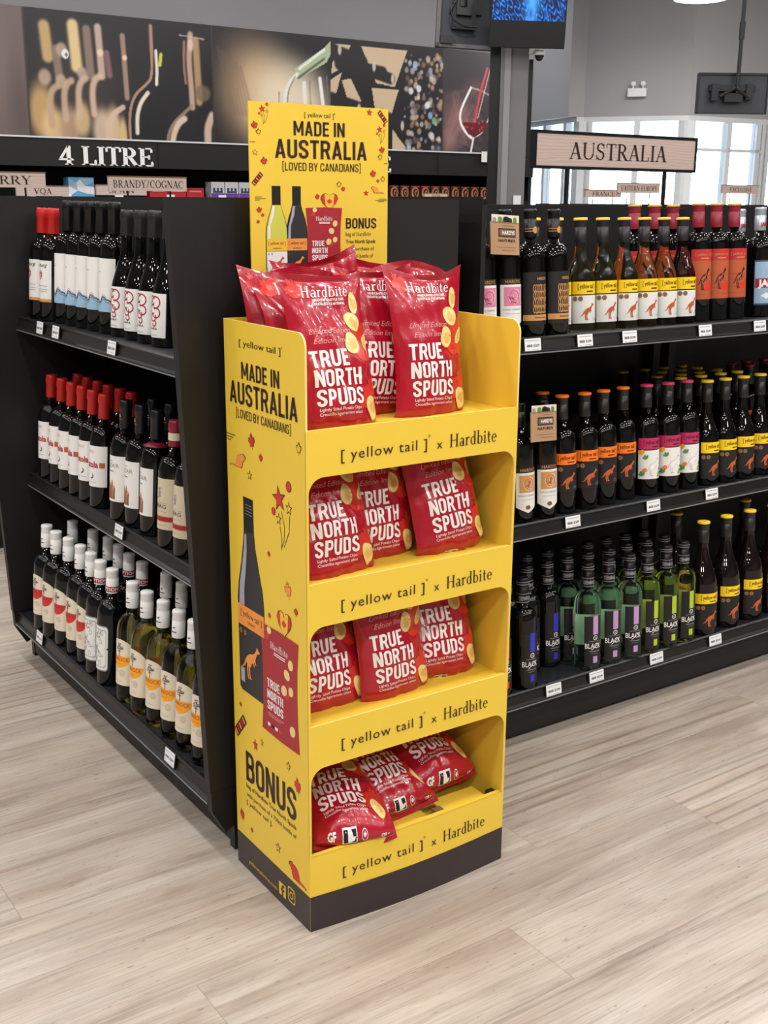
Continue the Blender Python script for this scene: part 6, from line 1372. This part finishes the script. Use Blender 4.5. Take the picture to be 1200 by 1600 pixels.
def bag_surface(seed, T=.034, tuck=R(80), plump=.0, amp=1.0, crease=1.0, sag=0.0, smile=.012, ear=.012):
    rg = np.random.RandomState(seed)
    ph = rg.rand(24)*6.28; fr = rg.rand(24)
    ss = np.linspace(0, BH, 400); al = tuck*(1-np.clip((ss-S0+.013)/.026, 0, 1)**1)
    ds = ss[1]-ss[0]; i0 = np.argmin(abs(ss-S0))
    dy = -np.sin(al)*ds; dz = np.cos(al)*ds
    py = np.cumsum(dy); pz = np.cumsum(dz); py -= py[i0]; pz -= pz[i0]
    py = py+sag*np.clip((ss-S0)/(BH-S0), 0, 1)**2
    lines = []
    for k in range(9):
        side = -1 if rg.rand() < .5 else 1; v0 = [.06, .95, .12, .9, .5][rg.randint(5)]; ang = rg.uniform(-.9, .9)
        lines.append((side*rg.uniform(.75, 1.0), v0, ang if side < 0 else math.pi-ang, rg.uniform(.0010, .0030)*(1 if rg.rand() < .6 else -1), rg.uniform(.05, .11), rg.uniform(.25, .6)))
    def front(x, s, off, back=False):
        x = np.asarray(x, float); s = np.asarray(s, float)
        u = np.clip(x/(BW/2), -1, 1); v = np.clip(s/BH, 0, 1)
        vv = np.clip((v-.045)/.91, 0, 1)
        f = np.sin(np.pi*vv**(.82+plump*-.25))**.62
        prof = np.clip(1-np.abs(u)**2.3, 0, 1)**.72
        th = T*f*prof*(1.0 if not back else .55)
        hw = 1-.085*np.sin(np.pi*v)**.8-.015*np.sin(2*np.pi*v+ph[0])
        e = np.clip(vv*(1-vv)*12, 0, 1)*np.clip((1-np.abs(u))*5, 0, 1)
        # gathered pleats near the seals, soft dents, sharp creases
        pl = .0018*amp*(np.exp(-(1-vv)/.10)*np.sin(u*13+ph[1]+2*np.sin(u*4+ph[2]))+np.exp(-vv/.09)*np.sin(u*15+ph[3]+2*np.sin(u*5+ph[4])))
        de = amp*(.0022*np.sin(u*3.1+v*7+ph[5])*np.sin(v*9+ph[6])+.0013*np.sin(u*6.2-v*13+ph[7])*np.sin(v*17+u*4+ph[8])+.0006*np.sin(u*17+v*23+ph[9]))
        cr = 0
        for (cu, cv, an, a, w, ln) in lines:
            du = (u-cu)*.5; dv = (v-cv)*1.1; t = du*math.cos(an)+dv*math.sin(an); d = -du*math.sin(an)+dv*math.cos(an)
            cr = cr+crease*a*np.exp(-np.abs(d)/(w*.35))*np.clip(1-np.abs(t-ln/2)/(ln/2+.05), 0, 1)
        th = th+(pl+de+cr)*e*(1 if not back else .6)
        wob = .0035*amp*(np.sin(u*3+ph[10])+.5*np.sin(u*7+ph[11]))*np.exp(-(1-v)/.05)+.002*amp*np.sin(u*5+ph[12])*np.exp(-v/.05)
        a = np.interp(s, ss, al); by = np.interp(s, ss, py); bz = np.interp(s, ss, pz)
        th = (th+off)*(-1 if back else 1)
        # the top corners lift and twist, the lower corners flare
        kt = np.clip((v-.72)/.28, 0, 1)**2; kb = np.clip((.14-v)/.14, 0, 1)
        zz = smile*(u**2-.35)*kt+.006*np.sin(u*2.2+ph[13])*kt
        yy = ear*(np.sin(1.9*u+ph[14])*kt)-.010*(u**2)*kb*(.5+np.sin(ph[15]))
        return np.stack([x*hw+.004*np.sin(v*5+ph[16])*e, by-th*np.cos(a)+wob+yy, bz-th*np.sin(a)+zz], -1)
    return front
BAGS = {}
def make_bag(key, **kw):
    S = bag_surface(**kw); m = MB()
    nu, nv = 44, 80
    def g(back, mname):
        X, Q = np.meshgrid(np.linspace(-BW/2, BW/2, nu+1), np.linspace(0, BH, nv+1)); V = S(X.ravel(), Q.ravel(), 0.0, back)
        F = [(j*(nu+1)+i, j*(nu+1)+i+1, (j+1)*(nu+1)+i+1, (j+1)*(nu+1)+i) for j in range(nv) for i in range(nu)]
        if back: F = [tuple(reversed(f)) for f in F]
        m.add(V, F, mname, True)
    g(False, 'bag_film'); g(True, 'bag_film')
    # white nutrition panel and bar code on the back, crimped seals
    P = Print(); P.grid(.010, .020, .070, .075, 'bag_back_print', 0, 10, 10); P.grid(-.070, .020, -.035, .040, 'bag_back_print', 0, 8, 5)
    for k in range(8): P.stroke([(-.066+.0035*k, .023), (-.066+.0035*k, .037)], .0014, 'ink_black', 1)
    for k in range(6): P.stroke([(.014+.0*k, .028+.007*k), (.066-.01*(k % 3), .028+.007*k)], .0012, 'ink_grey', 1)
    P.emit(m, lambda a, b, off: S(a, b, off, True), .0007, .0002)
    for k in range(3):
        q = Print(); q.grid(-BW/2+.001, .003+.003*k, BW/2-.001, .0042+.003*k, 'ink_maroon', 0, 30); q.grid(-BW/2+.001, BH-.0042-.003*k, BW/2-.001, BH-.003-.003*k, 'ink_maroon', 0, 30); q.emit(m, lambda a, b, off: S(a, b, off), .0004, .0001, True)
    BAGP.emit(m, lambda a, b, off: S(a, b, off), .0007, .00016)
    BAGS[key] = m.mesh('chip_bag')
make_bag('a', seed=3, T=.038, amp=1.7, crease=1.9, smile=.022, ear=.016)
make_bag('b', seed=8, T=.034, amp=1.2, crease=1.4)
make_bag('c', seed=14, T=.036, amp=1.8, crease=2.0, sag=.012, smile=.018, ear=.022)
make_bag('d', seed=23, T=.032, amp=1.7, crease=1.9, sag=.02, smile=-.01, ear=.026)
make_bag('e', seed=31, T=.044, tuck=R(60), plump=.6, amp=1.5, crease=2.0)
make_bag('f', seed=37, T=.042, tuck=R(50), plump=.4, amp=1.5, crease=1.9)
TH = -.0109
def put_bag(key, u, v, z, lean, yaw, roll, label, group='red chip bags in the yellow display'):
    o = bpy.data.objects.new('chip_bag', BAGS[key]); COL.objects.link(o)
    c, s = math.cos(TH), math.sin(TH)
    o.location = (.9815+u*c-v*s, 1.6473+u*s+v*c, z)
    o.rotation_euler = (Matrix.Rotation(TH+R(yaw), 3, 'Z') @ Matrix.Rotation(R(-lean), 3, 'X') @ Matrix.Rotation(R(roll), 3, 'Y')).to_euler()
    return tag(o, label, 'chip bag', group)
F1, F2, F3, F4 = LIPS[0]-.009, LIPS[1]-.009, LIPS[2]-.009, .118
put_bag('a', .098, .056, F1+.004, 15, 2, 1, 'large red chip bag at front left of the top tray')
put_bag('b', .312, .072, F1+.004, 8, 3, 1, 'red chip bag standing at the right of the top tray, front')
put_bag('c', .224, .130, F1+.006, 6, 1, 5, 'red chip bag wedged between the two front bags, top tray')
put_bag('d', .100, .142, F1+.004, 8, 4, -1, 'red chip bag behind the front left bag, top tray')
put_bag('b', .098, .214, F1-.006+.010, 9, -2, 0, 'red chip bag at the back left corner of the top tray')
put_bag('c', .190, .205, F1+.026, 8, -6, -5, 'red chip bag at the back centre of the top tray')
put_bag('a', .285, .215, F1+.012, 10, 8, 7, 'red chip bag at the back right of the top tray')
put_bag('d', .345, .150, F1+.010, 10, 6, 4, 'red chip bag behind the right front bag, top tray')
put_bag('c', .098, .062, F2+.003, 17, 1, 0, 'red chip bag at the left of the second tray')
put_bag('d', .222, .108, F2+.003, 10, 2, 0, 'red chip bag set back in the middle of the second tray')
put_bag('a', .364, .066, F2+.012, 17, 2, -4, 'red chip bag leaning at the right of the second tray')
put_bag('d', .098, .085, F3+.003, 17, 1, 0, 'red chip bag cut by the left post of the third tray')
put_bag('b', .235, .066, F3+.004, 10, 2, -2, 'red chip bag in the middle of the third tray')
put_bag('a', .366, .088, F3+.012, 18, -3, 1, 'red chip bag at the right of the third tray, lower corner flared')
put_bag('c', .160, .190, F3+.004, 8, 2, 0, 'dark red chip bag in shadow behind others, third tray')
put_bag('e', .110, .020, F4+.052, 74, -16, 0, 'red chip bag slumped over the lip of the bottom tray, left')
put_bag('f', .255, .070, F4+.052, 68, 3, 0, 'red chip bag lying back in the middle of the bottom tray')
put_bag('e', .372, .085, F4+.072, 68, 3, 0, 'red chip bag lying back at the right of the bottom tray')
